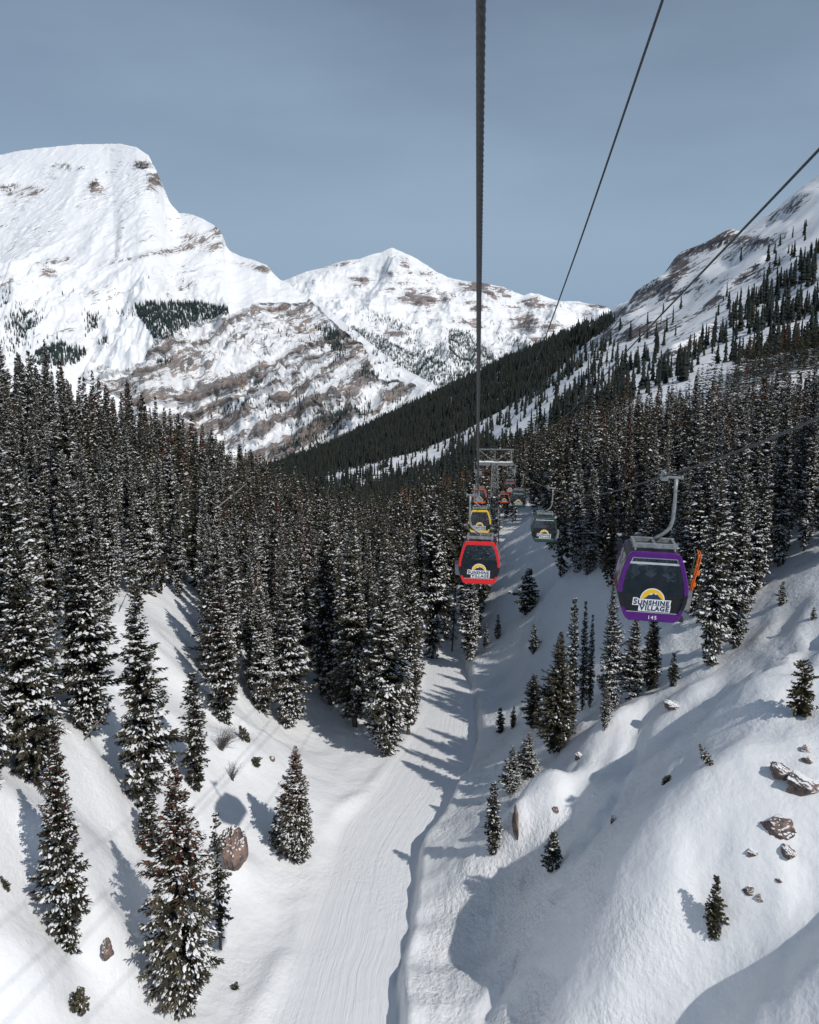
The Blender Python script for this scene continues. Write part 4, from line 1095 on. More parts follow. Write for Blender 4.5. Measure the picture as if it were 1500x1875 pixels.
# ------------------------------------------------------------------ ropes
def rope_x(Y, lat): return 0.085 * Y - 0.02 + lat
_ry = np.array([-25, -12, 0, 4.35, 13.25, 25, 40, 65, 110, 139, 165, 200, 240, 330, 430])
_rz = np.array([10.4, 6.5, 3.0, 1.83, -0.55, -2.92, -5.5, -8.3, -12.2, -14.5, -19.9, -25.6, -29.0, -47.0, -60.0])
def smooth_curve(xs, ys):
    """monotone-ish cubic through the points"""
    d = np.diff(ys) / np.diff(xs); mth = np.concatenate([[d[0]], (d[:-1] + d[1:]) / 2, [d[-1]]])
    def f(x):
        x = np.asarray(x, float); k = np.clip(np.searchsorted(xs, x) - 1, 0, len(xs) - 2); h = xs[k + 1] - xs[k]; q = (x - xs[k]) / h
        return (2 * q ** 3 - 3 * q ** 2 + 1) * ys[k] + (q ** 3 - 2 * q ** 2 + q) * h * mth[k] + (-2 * q ** 3 + 3 * q ** 2) * ys[k + 1] + (q ** 3 - q ** 2) * h * mth[k + 1]
    return f
rope_z = smooth_curve(_ry, _rz)
def make_rope(name, fx, fz, y0, y1, rad, twisted, mat):
    """a rope swept along its sag, laid up from six strands where it is near enough to see them"""
    Y = np.concatenate([np.arange(y0, min(32.0, y1), 0.016), np.arange(32.0, y1, 1.0)]) if twisted else np.concatenate([np.arange(y0, 40, 0.5), np.arange(40, y1 + 0.1, 1.5)])
    X, Z = fx(Y), fz(Y)
    P = np.stack([X, Y, Z], -1); d = np.gradient(P, axis=0); d /= np.linalg.norm(d, axis=1)[:, None]
    s = np.cross(d, [0, 0, 1.0]); s /= np.linalg.norm(s, axis=1)[:, None]; u = np.cross(s, d)
    seg = 36 if twisted else 8
    a = np.linspace(0, 2 * math.pi, seg, endpoint=False)
    L_ = np.concatenate([[0], np.cumsum(np.linalg.norm(np.diff(P, axis=0), axis=1))])
    if twisted:
        rot = (L_ / 0.40 * 2 * math.pi)[:, None]
        rr = rad * (0.80 + 0.20 * np.abs(np.cos(3 * (a[None] - rot)))) 
        rr = np.where((Y < 32)[:, None], rr, rad * 0.95)
    else: rr = np.full((len(Y), seg), rad)
    V = P[:, None] + s[:, None] * (np.cos(a)[None] * rr)[..., None] + u[:, None] * (np.sin(a)[None] * rr)[..., None]
    i = np.arange(len(Y) * seg).reshape(len(Y), seg); j = np.roll(i, -1, 1)
    F = np.stack([i[:-1], j[:-1], j[1:], i[1:]], -1).reshape(-1, 4)
    return link_mesh(name, np_mesh(name, V.reshape(-1, 3), F, [mat], smooth=True))
o = make_rope('haul_rope', lambda Y: rope_x(Y, 0), rope_z, -14, 430, 0.026, True, m_rope)
tag(o, 'thick twisted steel haul rope running straight down from the top centre to the red gondola', 'rope')
o = make_rope('haul_rope', lambda Y: rope_x(Y, 5.5), rope_z, -14, 430, 0.026, True, m_rope)
tag(o, 'steel haul rope carrying the purple gondola, entering at the right edge halfway up', 'rope')
c1 = smooth_curve(np.array([-14, 0, 13.7, 25.4, 54.5, 139]), np.array([11.6, 8.5, 5.8, 3.56, -1.07, -11.2]))
c2 = smooth_curve(np.array([-14, 0, 16.7, 34.3, 57.3, 139]), np.array([9.4, 7.0, 4.4, 1.73, -1.88, -12.4]))
o = make_rope('overhead_cable', lambda Y: 0.085 * Y + 2.73, c1, -14, 139, 0.024, False, m_rope)
tag(o, 'thin dark cable slanting from the top edge right of centre down to the tower', 'cable')
o = make_rope('overhead_cable', lambda Y: 0.085 * Y + 6.45, c2, -14, 139, 0.030, False, m_rope)
tag(o, 'dark cable crossing the right mountain slope from the right edge down to the tower', 'cable')

# ------------------------------------------------------------------ gondola cabin
HW = [(0.02, 0.66), (0.08, 0.74), (0.18, 0.81), (0.42, 0.905), (0.62, 0.965), (0.86, 1.0), (1.05, 0.995), (1.25, 0.96), (1.50, 0.905), (1.72, 0.84), (1.90, 0.775), (1.99, 0.735), (2.06, 0.67), (2.10, 0.56)]
_hz = [p[0] for p in HW]; _hw = [p[1] for p in HW]
def hw(z): return float(np.interp(z, _hz, _hw))
FY = -1.05                                # front face towards the viewer
def inner(z): return hw(min(max(z, 0.27), 1.93)) - 0.125
def arch_path(zs, top):
    """matching outer and inner points up one leg, over and down the other"""
    o, i = [], []
    for z in zs: o.append((hw(z), z)); i.append((inner(z), min(max(z, 0.27), 1.93)))
    po = o + [(-x, z) for x, z in reversed(o)]; pi = i + [(-x, z) for x, z in reversed(i)]
    return po, pi
def frame_piece(zs, sgn=-1, y0=1.05, one_leg=None):
    po, pi = arch_path(zs, True)
    if one_leg is not None:
        n = len(zs); po, pi = (po[:n], pi[:n]) if one_leg > 0 else (po[n:], pi[n:])
    secs = []
    for (xo, zo), (xi, zi) in zip(po, pi):
        mx_, mz = xo * 0.965 + xi * 0.035, zo * 0.965 + zi * 0.035
        secs.append([(xo, sgn * (y0 - 0.16), zo), (xo, sgn * (y0 - 0.035), zo), (xo * 0.8 + xi * 0.2, sgn * y0, zo * 0.8 + zi * 0.2), (xi, sgn * (y0 - 0.005), zi), (xi, sgn * (y0 - 0.10), zi)])
    return MB().loft(secs, closed=True, cap=True, smooth=False)
Z_UP = [0.86, 1.05, 1.25, 1.50, 1.72, 1.90, 1.99, 2.06, 2.10]
Z_MID = [0.42, 0.62, 0.855]
Z_LOW = [0.415, 0.18, 0.08, 0.02]
def pane_poly(z0, z1, y, inset=0.0, n=9):
    zs = np.linspace(z0, z1, n); R_ = [(inner(z) - inset, y, z) for z in zs]; L_ = [(-x, y, z) for x, y, z in reversed(R_)]
    return R_ + L_
_text_cache = {}
def text_mesh(body, size, bold, depth_y, name, mat, shear=0.18, sp=1.0, small=None):
    cu = bpy.data.curves.new('lettering', 'FONT'); cu.body = body; cu.size = size; cu.offset = bold; cu.extrude = 0.002; cu.shear = shear; cu.space_character = sp
    cu.align_x = 'CENTER'; cu.resolution_u = 3
    if small:
        cu.small_caps_scale = small
        for i, ch in enumerate(body):
            if ch.islower(): cu.body_format[i].use_small_caps = True
    o = bpy.data.objects.new('lettering', cu); COL.objects.link(o)
    dg = bpy.context.evaluated_depsgraph_get(); me = bpy.data.meshes.new_from_object(o.evaluated_get(dg))
    bpy.data.objects.remove(o); bpy.data.curves.remove(cu)
    me.transform(Matrix.Rotation(math.radians(90), 4, 'X')); me.name = name
    me.materials.clear(); me.materials.append(mat)
    return me
def flat(pts, y, th=0.003):
    n = len(pts); return MB().add([(x, y, z) for x, z in pts] + [(x, y + th, z) for x, z in pts], [tuple(range(n)), tuple(range(2 * n - 1, n - 1, -1))] + [(k, (k + 1) % n, n + (k + 1) % n, n + k) for k in range(n)])
def half_disc(R, cx, cz, a0=-18, a1=198, n=30):
    return [(cx + R * math.cos(math.radians(a)), cz + R * math.sin(math.radians(a))) for a in np.linspace(a0, a1, n)]
def build_cabin(side, rail):
    """side +1: hanger on the right of the cabin, -1: on the left. Origin at the middle of the floor."""
    root = empty('gondola_cabin')
    P = []
    def add(mb, name, mat, par=None): o = mb.build(name, mat, par or root); P.append(o); return o
    add(frame_piece(Z_UP), 'front_frame', PAINT['red'])
    add(frame_piece(Z_LOW), 'lower_bumper', PAINT['red'])
    add(frame_piece(Z_UP, 1), 'rear_frame', PAINT['red']); add(frame_piece(Z_LOW, 1), 'rear_bumper', PAINT['red'])
    for s in (1, -1): add(frame_piece(Z_MID, one_leg=s), 'corner_post', m_black); add(frame_piece(Z_MID, 1, one_leg=s), 'corner_post', m_black)
    loop = [(hw(z) * 0.985, z) for z in _hz]; loop = loop + [(-x, z) for x, z in reversed(loop)]
    add(MB().loft([[(x, y, z) for x, z in loop] for y in (-0.93, -0.5, 0.0, 0.5, 0.93)], closed=True), 'shell', m_char)
    z0 = 0.78
    for y, nm in ((-0.985, 'front'), (0.985, 'rear')):
        pg = pane_poly(z0, 1.95, y); add(MB().add(pg, [tuple(range(len(pg)))]), nm + '_window', m_glass)
        pg = pane_poly(0.25, z0, y); lp = add(MB().add(pg + [(x, yy * 0.985, z) for x, yy, z in pg], [tuple(range(len(pg))), tuple(range(2 * len(pg) - 1, len(pg) - 1, -1))] + [(k, (k + 1) % len(pg), len(pg) + (k + 1) % len(pg), len(pg) + k) for k in range(len(pg))]), nm + '_lower_panel', m_black)
    add(MB().bar((-inner(0.33) + 0.02, -1.0, 0.285), (inner(0.33) - 0.02, -1.0, 0.285), 0.012, 0.02), 'trim_strip', m_rail)
    if rail:
        mb = MB(); a, b_ = inner(1.74), inner(1.90)
        mb.bar((-a, -1.005, 1.76), (a, -1.005, 1.76), 0.03, 0.06); mb.bar((-b_ + .01, -1.003, 1.91), (b_ - .01, -1.003, 1.91), 0.02, 0.025)
        mb.bar((-a + .03, -1.003, 1.73), (-b_ + .03, -1.003, 1.915), 0.02, 0.03); mb.bar((a - .03, -1.003, 1.73), (b_ - .03, -1.003, 1.915), 0.02, 0.03)
        add(mb, 'vent_frame', m_rail)
    # sides: printed windows and a red flash
    for s in (1, -1):
        zs = np.linspace(0.98, 1.86, 7)
        add(MB().loft([[(s * (hw(z) * 0.985 + 0.012), y, z) for z in zs] for y in (-0.80, 0.80)], closed=False, smooth=True), 'side_window', m_wrap)
        zs = np.linspace(0.25, 0.62, 4)
        add(MB().loft([[(s * (hw(z) * 0.985 + 0.010), y, z) for z in zs] for y in (-0.75, 0.75)], closed=False, smooth=True), 'lower_side_print', m_wrap)
        zs = (0.86, 0.93)
        add(MB().loft([[(s * (hw(z) * 0.985 + 0.014), y, z) for z in zs] for y in (-0.85, 0.85)], closed=False, smooth=False), 'red_flash', PAINT['red'])
    # benches inside
    add(MB().box(-0.55, 0.55, 0.35, 0.85, 0.42, 0.50, 0.02), 'bench', m_rubber); add(MB().box(-0.55, 0.55, -0.85, -0.40, 0.42, 0.50, 0.02), 'bench', m_rubber)
    # emblem: sun, peaks, two lines of lettering
    cx, cz = 0.0, 0.665
    lg = add(flat(half_disc(0.350, cx, cz, -8, 188), -0.992, 0.003), 'logo', m_white)
    add(flat(half_disc(0.322, cx, cz, -4, 184), -0.996, 0.003), 'sun_emblem', m_yel, lg)
    peaks = [(-0.33, 0.645), (-0.20, 0.72), (-0.13, 0.79), (-0.045, 0.865), (0.0, 0.835), (0.035, 0.855), (0.095, 0.875), (0.16, 0.80), (0.24, 0.72), (0.325, 0.645)]
    add(flat(peaks, -1.000, 0.003), 'mountain_emblem', m_navy, lg)
    add(flat([(-0.10, 0.825), (-0.045, 0.872), (0.0, 0.842), (-0.02, 0.815), (-0.045, 0.832), (-0.065, 0.805)], -1.004, 0.003), 'snow_cap', m_white, lg)
    add(flat([(0.04, 0.862), (0.095, 0.882), (0.135, 0.835), (0.10, 0.84), (0.085, 0.815), (0.07, 0.845)], -1.004, 0.003), 'snow_cap', m_white, lg)
    for body, sx, zz, tx in (('SUNSHINE', 0.185, 0.520, -0.03), ('VILLAGE', 0.185, 0.350, 0.06)):
        wv = [v.co for v in TXT[(body, 0.007)].vertices]; xa, xb, za, zb = min(v.x for v in wv) - 0.035, max(v.x for v in wv) + 0.035, min(v.z for v in wv) - 0.026, max(v.z for v in wv) + 0.026
        pl_ = add(flat([(xa + tx, za + zz), (xb + tx - 0.01, za + zz), (xb + tx + 0.015, zb + zz - 0.03), (xb + tx, zb + zz - 0.03), (xa + tx + 0.17, zb + zz - 0.03), (xa + tx + 0.15, zb + zz), (xa + tx + 0.02, zb + zz)], -1.008, 0.003), 'lettering_backing', m_white, lg)
        for bold, mat, yy in ((0.007, m_navy, -1.013),):
            me = TXT[(body, bold)]
            o = link_mesh('lettering', me, lg); o.location = (tx, yy, zz); P.append(o)
    # roof steelwork, hanger and grip
    mb = MB()
    for y in (-0.78, 0.20): mb.box(-0.64, 0.64, y - 0.04, y + 0.04, 2.17, 2.32, 0.012)
    for x in (-0.58, 0.0, 0.58): mb.box(x - 0.04, x + 0.04, -0.78, 0.20, 2.20, 2.29)
    for x in (-0.56, 0.56):
        for y in (-0.78, 0.20): mb.cyl((x, y, 2.12), (0, 0, 1), 0.035, 0.16)
    add(mb, 'roof_frame', m_galv)
    s = side
    pts = [(0.02 * s, 0, 2.30), (0.14 * s, 0, 2.38), (0.28 * s, 0, 2.47), (0.40 * s, 0, 2.58), (0.49 * s, 0, 2.72), (0.54 * s, 0, 2.92), (0.555 * s, 0, 3.3), (0.555 * s, 0, 3.8), (0.555 * s, 0, 4.16)]
    hg = add(MB().tube(pts, [0.055] * 7 + [0.050, 0.066], 12), 'hanger', m_galv)
    mb = MB().box(min(0.12 * s, 0.72 * s), max(0.12 * s, 0.72 * s), -0.06, 0.06, 4.165, 4.235, 0.012)
    mb.box(min(0.10 * s, 0.30 * s), max(0.10 * s, 0.30 * s), -0.22, 0.22, 4.10, 4.28, 0.02)
    mb.cyl((0.72 * s, 0, 4.2), (1, 0, 0), 0.07, 0.06); mb.cyl((0.18 * s, -0.2, 4.33), (1, 0, 0), 0.06, 0.1); mb.cyl((0.18 * s, 0.2, 4.33), (1, 0, 0), 0.06, 0.1)
    add(mb, 'grip', m_galv)
    mb = MB(); xo = s * 1.0
    mb.add([(xo + s * a, y, z) for a, z in ((0.02, 0.80), (0.20, 0.86), (0.16, 0.30), (-0.06, 0.26)) for y in (-0.42, 0.42)], [(0, 1, 3, 2), (2, 3, 5, 4), (4, 5, 7, 6), (6, 7, 1, 0), (0, 2, 4, 6), (1, 7, 5, 3)])
    add(mb, 'ski_rack', m_galv)
    add(MB().box(min(s * 0.55, s * 0.98), max(s * 0.55, s * 0.98), -0.6, 0.6, -0.06, 0.05, 0.02), 'door_step', m_rubber)
    return root
TXT = {(bd, bo): text_mesh(bd.title(), 0.235, bo, 0, 'lettering', mt, shear=0.06, sp=1.14, small=0.80) for bd in ('SUNSHINE', 'VILLAGE') for bo, mt in ((0.007, m_navy),)}
CABIN = {1: build_cabin(1, True), -1: build_cabin(-1, False)}
USED = {1: False, -1: False}
COLOURED = ('front_frame', 'lower_bumper', 'rear_frame', 'rear_bumper')
def copy_tree(o, parent=None):
    c = o.copy(); COL.objects.link(c); c.parent = parent
    for ch in o.children: copy_tree(ch, c)
    return c
def cabin(side, Y, colour, label, roll=0.0, yaw=-6.5, dx=0.0):
    if not USED[side]: o = CABIN[side]; USED[side] = True; 
    else: o = copy_tree(CABIN[side])
    rx, rz = float(rope_x(Y, 0 if side < 0 else 5.5)), float(rope_z(np.array([Y]))[0])
    R_ = Matrix.Rotation(math.radians(yaw), 4, 'Z') @ Matrix.Rotation(math.radians(roll), 4, 'Y')
    off = R_ @ Vector((0.18 * side, 0, 4.2))
    o.location = (rx - off.x + dx, Y - off.y, rz - off.z - 0.0)
    o.rotation_euler = R_.to_euler()
    tag(o, label, 'gondola', 'gondola cabins on the ropeway')
    for ch in o.children:
        if ch.name.split('.')[0] in COLOURED:
            ch.material_slots[0].link = 'OBJECT'; ch.material_slots[0].material = PAINT[colour]
    return o
for sd_ in (1, -1): pass
_keep = {k: copy_tree(v) for k, v in ()}
red = cabin(-1, 39.5, 'red', 'bright red framed gondola cabin, nearest one on the left rope', roll=1.0)
purple = cabin(1, 24.3, 'purple', 'purple framed gondola cabin, number 145, largest and nearest, with skis in its rack', roll=1.2, dx=0.03, yaw=-11)
cabin(-1, 72, 'yellow', 'yellow framed gondola cabin directly above the bright red one')
cabin(-1, 114, 'orange', 'orange framed gondola cabin with the thick rope passing in front of it')
cabin(-1, 170, 'yellow', 'yellow gondola cabin almost hidden right behind the orange one on the rope')
cabin(1, 64, 'green', 'dark green gondola cabin midway between the tower and the purple one', roll=1.5)
cabin(1, 107, 'green', 'smaller dark green gondola cabin just right of the tower, below the deep red one', roll=1.0)
cabin(1, 137, 'darkred', 'deep red gondola cabin passing under the right arm of the tower')
cabin(1, 166, 'orange', 'small orange gondola cabin partly behind the tower mast')
cabin(1, 202, 'darkred', 'tiny red gondola cabin seen through the lower tower mast')
cabin(1, 262, 'green', 'tiny dark green gondola cabin furthest away, low beside the tower mast')
# number on the purple one
me = text_mesh('145', 0.15, 0.002, 0, 'cabin_number', m_white, shear=0.0, sp=1.25)
num = link_mesh('cabin_number', me, purple); num.location = (0.02, -1.062, 0.10)

# skis standing in the purple cabin's rack
M_OR = simple_mat('orange_ski', (0.85, 0.16, 0.01), 0.35, var=0.1); M_GR = simple_mat('dark_green_ski', (0.05, 0.10, 0.05), 0.4)
def ski(mat, off, tilt, label, group):
    e = empty('ski')
    zs = np.linspace(0, 1.72, 22); secs = []
    for z in zs:
        w = 0.034 * (1 - 0.25 * math.sin(math.pi * z / 1.72)) * (1 if z < 1.6 else max(0.15, (1.72 - z) / 0.12)) + 0.008
        y = 0.10 * max(0, (z - 1.45) / 0.27) ** 2
        secs.append([(-0.012 - y, -w, z), (0.012 - y, -w, z), (0.012 - y, w, z), (-0.012 - y, w, z)])
    MB().loft(secs, cap=True, smooth=False).build('ski_body', mat, e)
    MB().box(0.012, 0.07, -0.04, 0.04, 0.62, 0.74, 0.01).build('toe_binding', mat, e); MB().box(0.012, 0.09, -0.045, 0.045, 0.98, 1.10, 0.012).build('heel_binding', mat, e)
    e.matrix_world = purple.matrix_basis @ Matrix.Translation(off) @ Matrix.Rotation(math.radians(tilt), 4, 'Y') @ Matrix.Rotation(math.radians(14), 4, 'Z')
    tag(e, label, 'ski', group)
ski(M_OR, (1.10, -0.22, 0.36), 11, 'bright orange ski standing in the rack on the purple gondola', 'skis in the rack')
ski(M_OR, (1.10, -0.06, 0.36), 9.5, 'orange ski behind the front orange one in the rack of the purple gondola', 'skis in the rack')
ski(M_GR, (1.04, 0.10, 0.36), 9, 'dark green ski beside the orange ones in the rack of the purple gondola', 'skis in the rack')

# riders seen dimly through the purple cabin's window
def rider(off, face, jacket, helmet, label):
    e = empty('person')
    J = [(0, 0, 0.50), (0, -0.01, 0.72), (0, -0.03, 0.98), (0, -0.04, 1.06), (0, -0.05, 1.18), (0.19, -0.02, 0.95), (0.25, -0.08, 0.70), (0.16, -0.30, 0.60), (-0.19, -0.02, 0.95), (-0.25, -0.08, 0.70), (-0.16, -0.30, 0.60),
         (0.10, -0.05, 0.52), (0.13, -0.45, 0.54), (0.13, -0.42, 0.10), (-0.10, -0.05, 0.52), (-0.13, -0.45, 0.54), (-0.13, -0.42, 0.10), (0.13, -0.55, 0.07), (-0.13, -0.55, 0.07)]
    E = [(0, 1), (1, 2), (2, 3), (3, 4), (2, 5), (5, 6), (6, 7), (2, 8), (8, 9), (9, 10), (0, 11), (11, 12), (12, 13), (0, 14), (14, 15), (15, 16), (13, 17), (16, 18)]
    Rr = [0.15, 0.16, 0.15, 0.07, 0.10, 0.085, 0.065, 0.05, 0.085, 0.065, 0.05, 0.10, 0.08, 0.06, 0.10, 0.08, 0.06, 0.05, 0.05]
    me = bpy.data.meshes.new('body'); me.from_pydata(J, E, [])
    o = bpy.data.objects.new('body', me); COL.objects.link(o)
    md = o.modifiers.new('skin', 'SKIN'); md.use_smooth_shade = True
    for k, sv in enumerate(o.data.skin_vertices[0].data): sv.radius = (Rr[k], Rr[k]); sv.use_root = (k == 0)
    sb = o.modifiers.new('sub', 'SUBSURF'); sb.levels = 1; sb.render_levels = 1
    dg = bpy.context.evaluated_depsgraph_get(); m2 = bpy.data.meshes.new_from_object(o.evaluated_get(dg)); bpy.data.objects.remove(o)
    m2.materials.clear(); m2.materials.append(jacket); link_mesh('body', m2, e)
    bm = bmesh.new(); bmesh.ops.create_uvsphere(bm, u_segments=16, v_segments=10, radius=0.145)
    for v in bm.verts: v.co = Vector((v.co.x * 0.95, v.co.y * 1.1, max(v.co.z, -0.04) if v.co.y > -0.05 else max(v.co.z, 0.02))) + Vector((0, -0.05, 1.22))
    hm = bpy.data.meshes.new('helmet'); bm.to_mesh(hm); bm.free(); hm.materials.append(helmet); link_mesh('helmet', hm, e)
    bm = bmesh.new(); bmesh.ops.create_uvsphere(bm, u_segments=12, v_segments=8, radius=0.05)
    for v in bm.verts: v.co = Vector((v.co.x * 2.0, v.co.y * 0.8 - 0.155, v.co.z * 0.85 + 1.20))
    gm = bpy.data.meshes.new('goggles'); bm.to_mesh(gm); bm.free(); gm.materials.append(m_black); link_mesh('goggles', gm, e)
    e.matrix_world = purple.matrix_basis @ Matrix.Translation(off) @ Matrix.Rotation(math.radians(face), 4, 'Z')
    tag(e, label, 'person')
rider((-0.18, 0.55, 0.0), 0, simple_mat('black_jacket', (0.02, 0.02, 0.024), 0.8), simple_mat('pale_helmet', (0.55, 0.56, 0.6), 0.4), 'person in dark jacket and pale grey helmet seated inside the purple gondola')
rider((0.30, 0.55, 0.0), 10, simple_mat('crimson_jacket', (0.30, 0.015, 0.03), 0.8), simple_mat('dark_helmet', (0.03, 0.03, 0.035), 0.4), 'person in a crimson jacket seated inside the purple gondola')

# ------------------------------------------------------------------ lift towers
m_cap = m_clump
def tower(Y, zr, depth, label, first=False):
    xc = 0.085 * Y + 2.73; zg = float(terrain_z(np.array([xc]), np.array([Y]))[0])
    e = empty('lift_tower', (xc, Y, zg), (0, 0, math.radians(-4.8)))
    H0 = zr - zg; H = H0 + 1.25        # the arm rides above the rope
    def half(z): return 0.95 - 0.5 * min(1, z / H)
    mb = MB()
    n = int(H / 1.5); zs = np.linspace(-0.8, H - 0.6, n)
    for sx in (-1, 1):
        for sy in (-1, 1):
            mb.bar((sx * half(0), sy * half(0), -1), (sx * half(H), sy * half(H), H - 0.2), 0.15)
    for a, b_ in zip(zs[:-1], zs[1:]):
        ha, hb = half(a), half(b_)
        for k, (p, q) in enumerate((((-1, -1), (1, -1)), ((1, -1), (1, 1)), ((1, 1), (-1, 1)), ((-1, 1), (-1, -1)))):
            mb.bar((p[0] * ha, p[1] * ha, a), (q[0] * hb, q[1] * hb, b_), 0.07); mb.bar((q[0] * ha, q[1] * ha, a), (p[0] * hb, p[1] * hb, b_), 0.07)
            mb.bar((p[0] * hb, p[1] * hb, b_), (q[0] * hb, q[1] * hb, b_), 0.08)
    mb.build('lattice_mast', m_steel, e)
    MB().box(-3.15, 3.15, -0.28, 0.28, H - 0.75, H - 0.25, 0.03).build('crossarm', m_steel, e)
    mb = MB()
    for x in (-2.75, 2.75): mb.bar((x, 0, H - 0.3), (x, 0, H + 2.1), 0.22)
    mb.bar((-3.2, 0, H + 2.0), (3.2, 0, H + 2.0), 0.20, 0.20)
    for s in (-1, 1): mb.bar((s * 2.75, 0.0, H + 1.9), (0, 0.0, H - 0.2), 0.12)
    mb.bar((0, 0, H - 0.3), (0, 0, H + 2.0), 0.12)
    mb.build('upper_frame', m_steel, e)
    for s in (-1, 1):
        st = MB().box(s * 2.73 - 0.10, s * 2.73 + 0.10, -2.2, 2.2, H0 - 0.40, H0 - 0.20, 0.02); st.bar((s * 2.73, 0, H0 - 0.3), (s * 2.73, 0, H - 0.3), 0.22)
        o = st.build('sheave_beam', m_steel, e)
        for y in np.linspace(-2.0, 2.0, 8): MB().cyl((s * 2.73 + s * 0.02, y, H0 - 0.24), (1, 0, 0), 0.21, 0.09).build('sheave_wheel', m_rubber, o)
        cw_ = MB().box(s * 3.25 - 0.28, s * 3.25 + 0.28, -2.4, 2.4, H - 1.75, H - 1.66)
        for y in (-2.3, 0, 2.3):
            cw_.bar((s * 3.48, y, H - 1.7), (s * 3.48, y, H - 0.6), 0.06); cw_.bar((s * 2.95, y, H - 1.7), (s * 2.75, y, H - 0.5), 0.06)
        for z in (0.6, 1.15): cw_.bar((s * 3.48, -2.4, H - z), (s * 3.48, 2.4, H - z), 0.05)
        cw_.build('catwalk', m_steel, e)
        MB().box(s * 2.45 - 0.45, s * 2.45 + 0.28, -0.5, 0.5, H - 2.4, H - 1.78, 0.03).build('service_box', m_steel, e)
    # snow lying on the arm
    secs = []
    for x in np.linspace(-2.9, 2.9, 30):
        h = 0.22 + 0.16 * vnoise(np.array([x * 1.1 + Y]), np.array([0.3]), 9)[0]
        secs.append([(x, -0.30, H - 0.26), (x, -0.26, H - 0.24 + h * 0.7), (x, 0, H - 0.22 + h), (x, 0.26, H - 0.24 + h * 0.7), (x, 0.30, H - 0.26)])
    MB().loft(secs, closed=True, cap=True).build('snow_cap', m_cap, e)
    mb = MB()
    for k in range(int(H / 0.4)): mb.bar((-0.2, -half(k * .4) - 0.12, k * 0.4), (0.2, -half(k * .4) - 0.12, k * 0.4), 0.035)
    for s in (-1, 1): mb.bar((s * 0.2, -half(0) - 0.12, 0), (s * 0.2, -half(H) - 0.12, H - 0.8), 0.045)
    mb.build('ladder', m_steel, e)
    tag(e, label, 'lift tower', 'lattice towers of the gondola line')
tower(139, -14.5, 0, 'nearest steel lattice lift tower with wide snow-topped crossarm')
tower(240, -29.0, 0, 'second lattice lift tower, its smaller arm showing below the nearest one')
tower(330, -47.0, 0, 'furthest lattice lift tower, lowest arm seen behind the yellow gondola')
# ------------------------------------------------------------------ rocks, twigs, fallen wood
m_rock, t, b = new_mat('weathered_rock')
co = nd(t, 'ShaderNodeTexCoord'); n = nd(t, 'ShaderNodeTexNoise', Scale=1.6, Detail=9.0, Roughness=0.7); t.links.new(co.outputs['Object'], n.inputs['Vector'])
rr = nd(t, 'ShaderNodeValToRGB'); e = rr.color_ramp.elements; e[0].position = 0.34; e[0].color = (0.03, 0.027, 0.027, 1); e[1].position = 0.66; e[1].color = (0.33, 0.215, 0.17, 1); e.new(0.5).color = (0.17, 0.125, 0.112, 1)
t.links.new(n.outputs['Fac'], rr.inputs['Fac'])
# snow gathers on the upward faces
ge = nd(t, 'ShaderNodeNewGeometry'); sx = nd(t, 'ShaderNodeSeparateXYZ'); t.links.new(ge.outputs['Normal'], sx.inputs[0])
n2 = nd(t, 'ShaderNodeTexNoise', Scale=2.5, Detail=4.0); t.links.new(co.outputs['Object'], n2.inputs['Vector'])
ad = nd(t, 'ShaderNodeMath', operation='MULTIPLY_ADD'); t.links.new(n2.outputs['Fac'], ad.inputs[0]); ad.inputs[1].default_value = 0.4; t.links.new(sx.outputs['Z'], ad.inputs[2])
rm = nd(t, 'ShaderNodeMapRange'); rm.inputs['From Min'].default_value = 0.84; rm.inputs['From Max'].default_value = 0.9; t.links.new(ad.outputs[0], rm.inputs['Value'])
mx = nd(t, 'ShaderNodeMix', data_type='RGBA'); mx.inputs['B'].default_value = (0.83, 0.84, 0.86, 1); t.links.new(rm.outputs['Result'], mx.inputs['Factor']); t.links.new(rr.outputs['Color'], mx.inputs['A'])
t.links.new(mx.outputs['Result'], b.inputs['Base Color']); b.inputs['Roughness'].default_value = 0.9
bp = nd(t, 'ShaderNodeBump'); bp.inputs['Strength'].default_value = 0.7; bp.inputs['Distance'].default_value = 0.08; t.links.new(n.outputs['Fac'], bp.inputs['Height']); t.links.new(bp.outputs['Normal'], b.inputs['Normal'])
def rock_mesh(seed, sub=5, cuts=14, lo=0.45):
    bm = bmesh.new(); bmesh.ops.create_icosphere(bm, subdivisions=sub, radius=1)
    P = np.array([v.co[:] for v in bm.verts])
    r = np.random.default_rng(seed)
    for _ in range(cuts):                      # faces split off along joints
        d = r.normal(size=3); d /= np.linalg.norm(d); c = lo + 0.42 * r.random()
        q = P @ d; P = P - np.outer(np.maximum(q - c, 0) * 0.97, d)
    w = fbm(P[:, 0] * 1.6 + seed, P[:, 2] * 1.6 + P[:, 1], 3, seed=seed)
    crack = ridged(P[:, 0] * 1.7 + P[:, 1] * 0.9 + seed + 0.5 * w, P[:, 2] * 2.4 - P[:, 1] * 0.8, 4, seed=seed + 1)
    step = np.floor((P[:, 2] + 0.3 * P[:, 0] + 0.25 * w) * 3.2) / 3.2
    P = P * (1 + 0.16 * w - 0.34 * np.clip(crack - 0.55, 0, 1) + 0.10 * np.sin(step * 17 + seed))[:, None]
    for v, p in zip(bm.verts, P): v.co = p
    me = bpy.data.meshes.new('rock'); bm.to_mesh(me); bm.free(); me.materials.append(m_rock)
    for p in me.polygons: p.use_smooth = False
    return me
ROCKS = [rock_mesh(900 + k) for k in range(5)] + [rock_mesh(931, 5, 9, 0.58)]
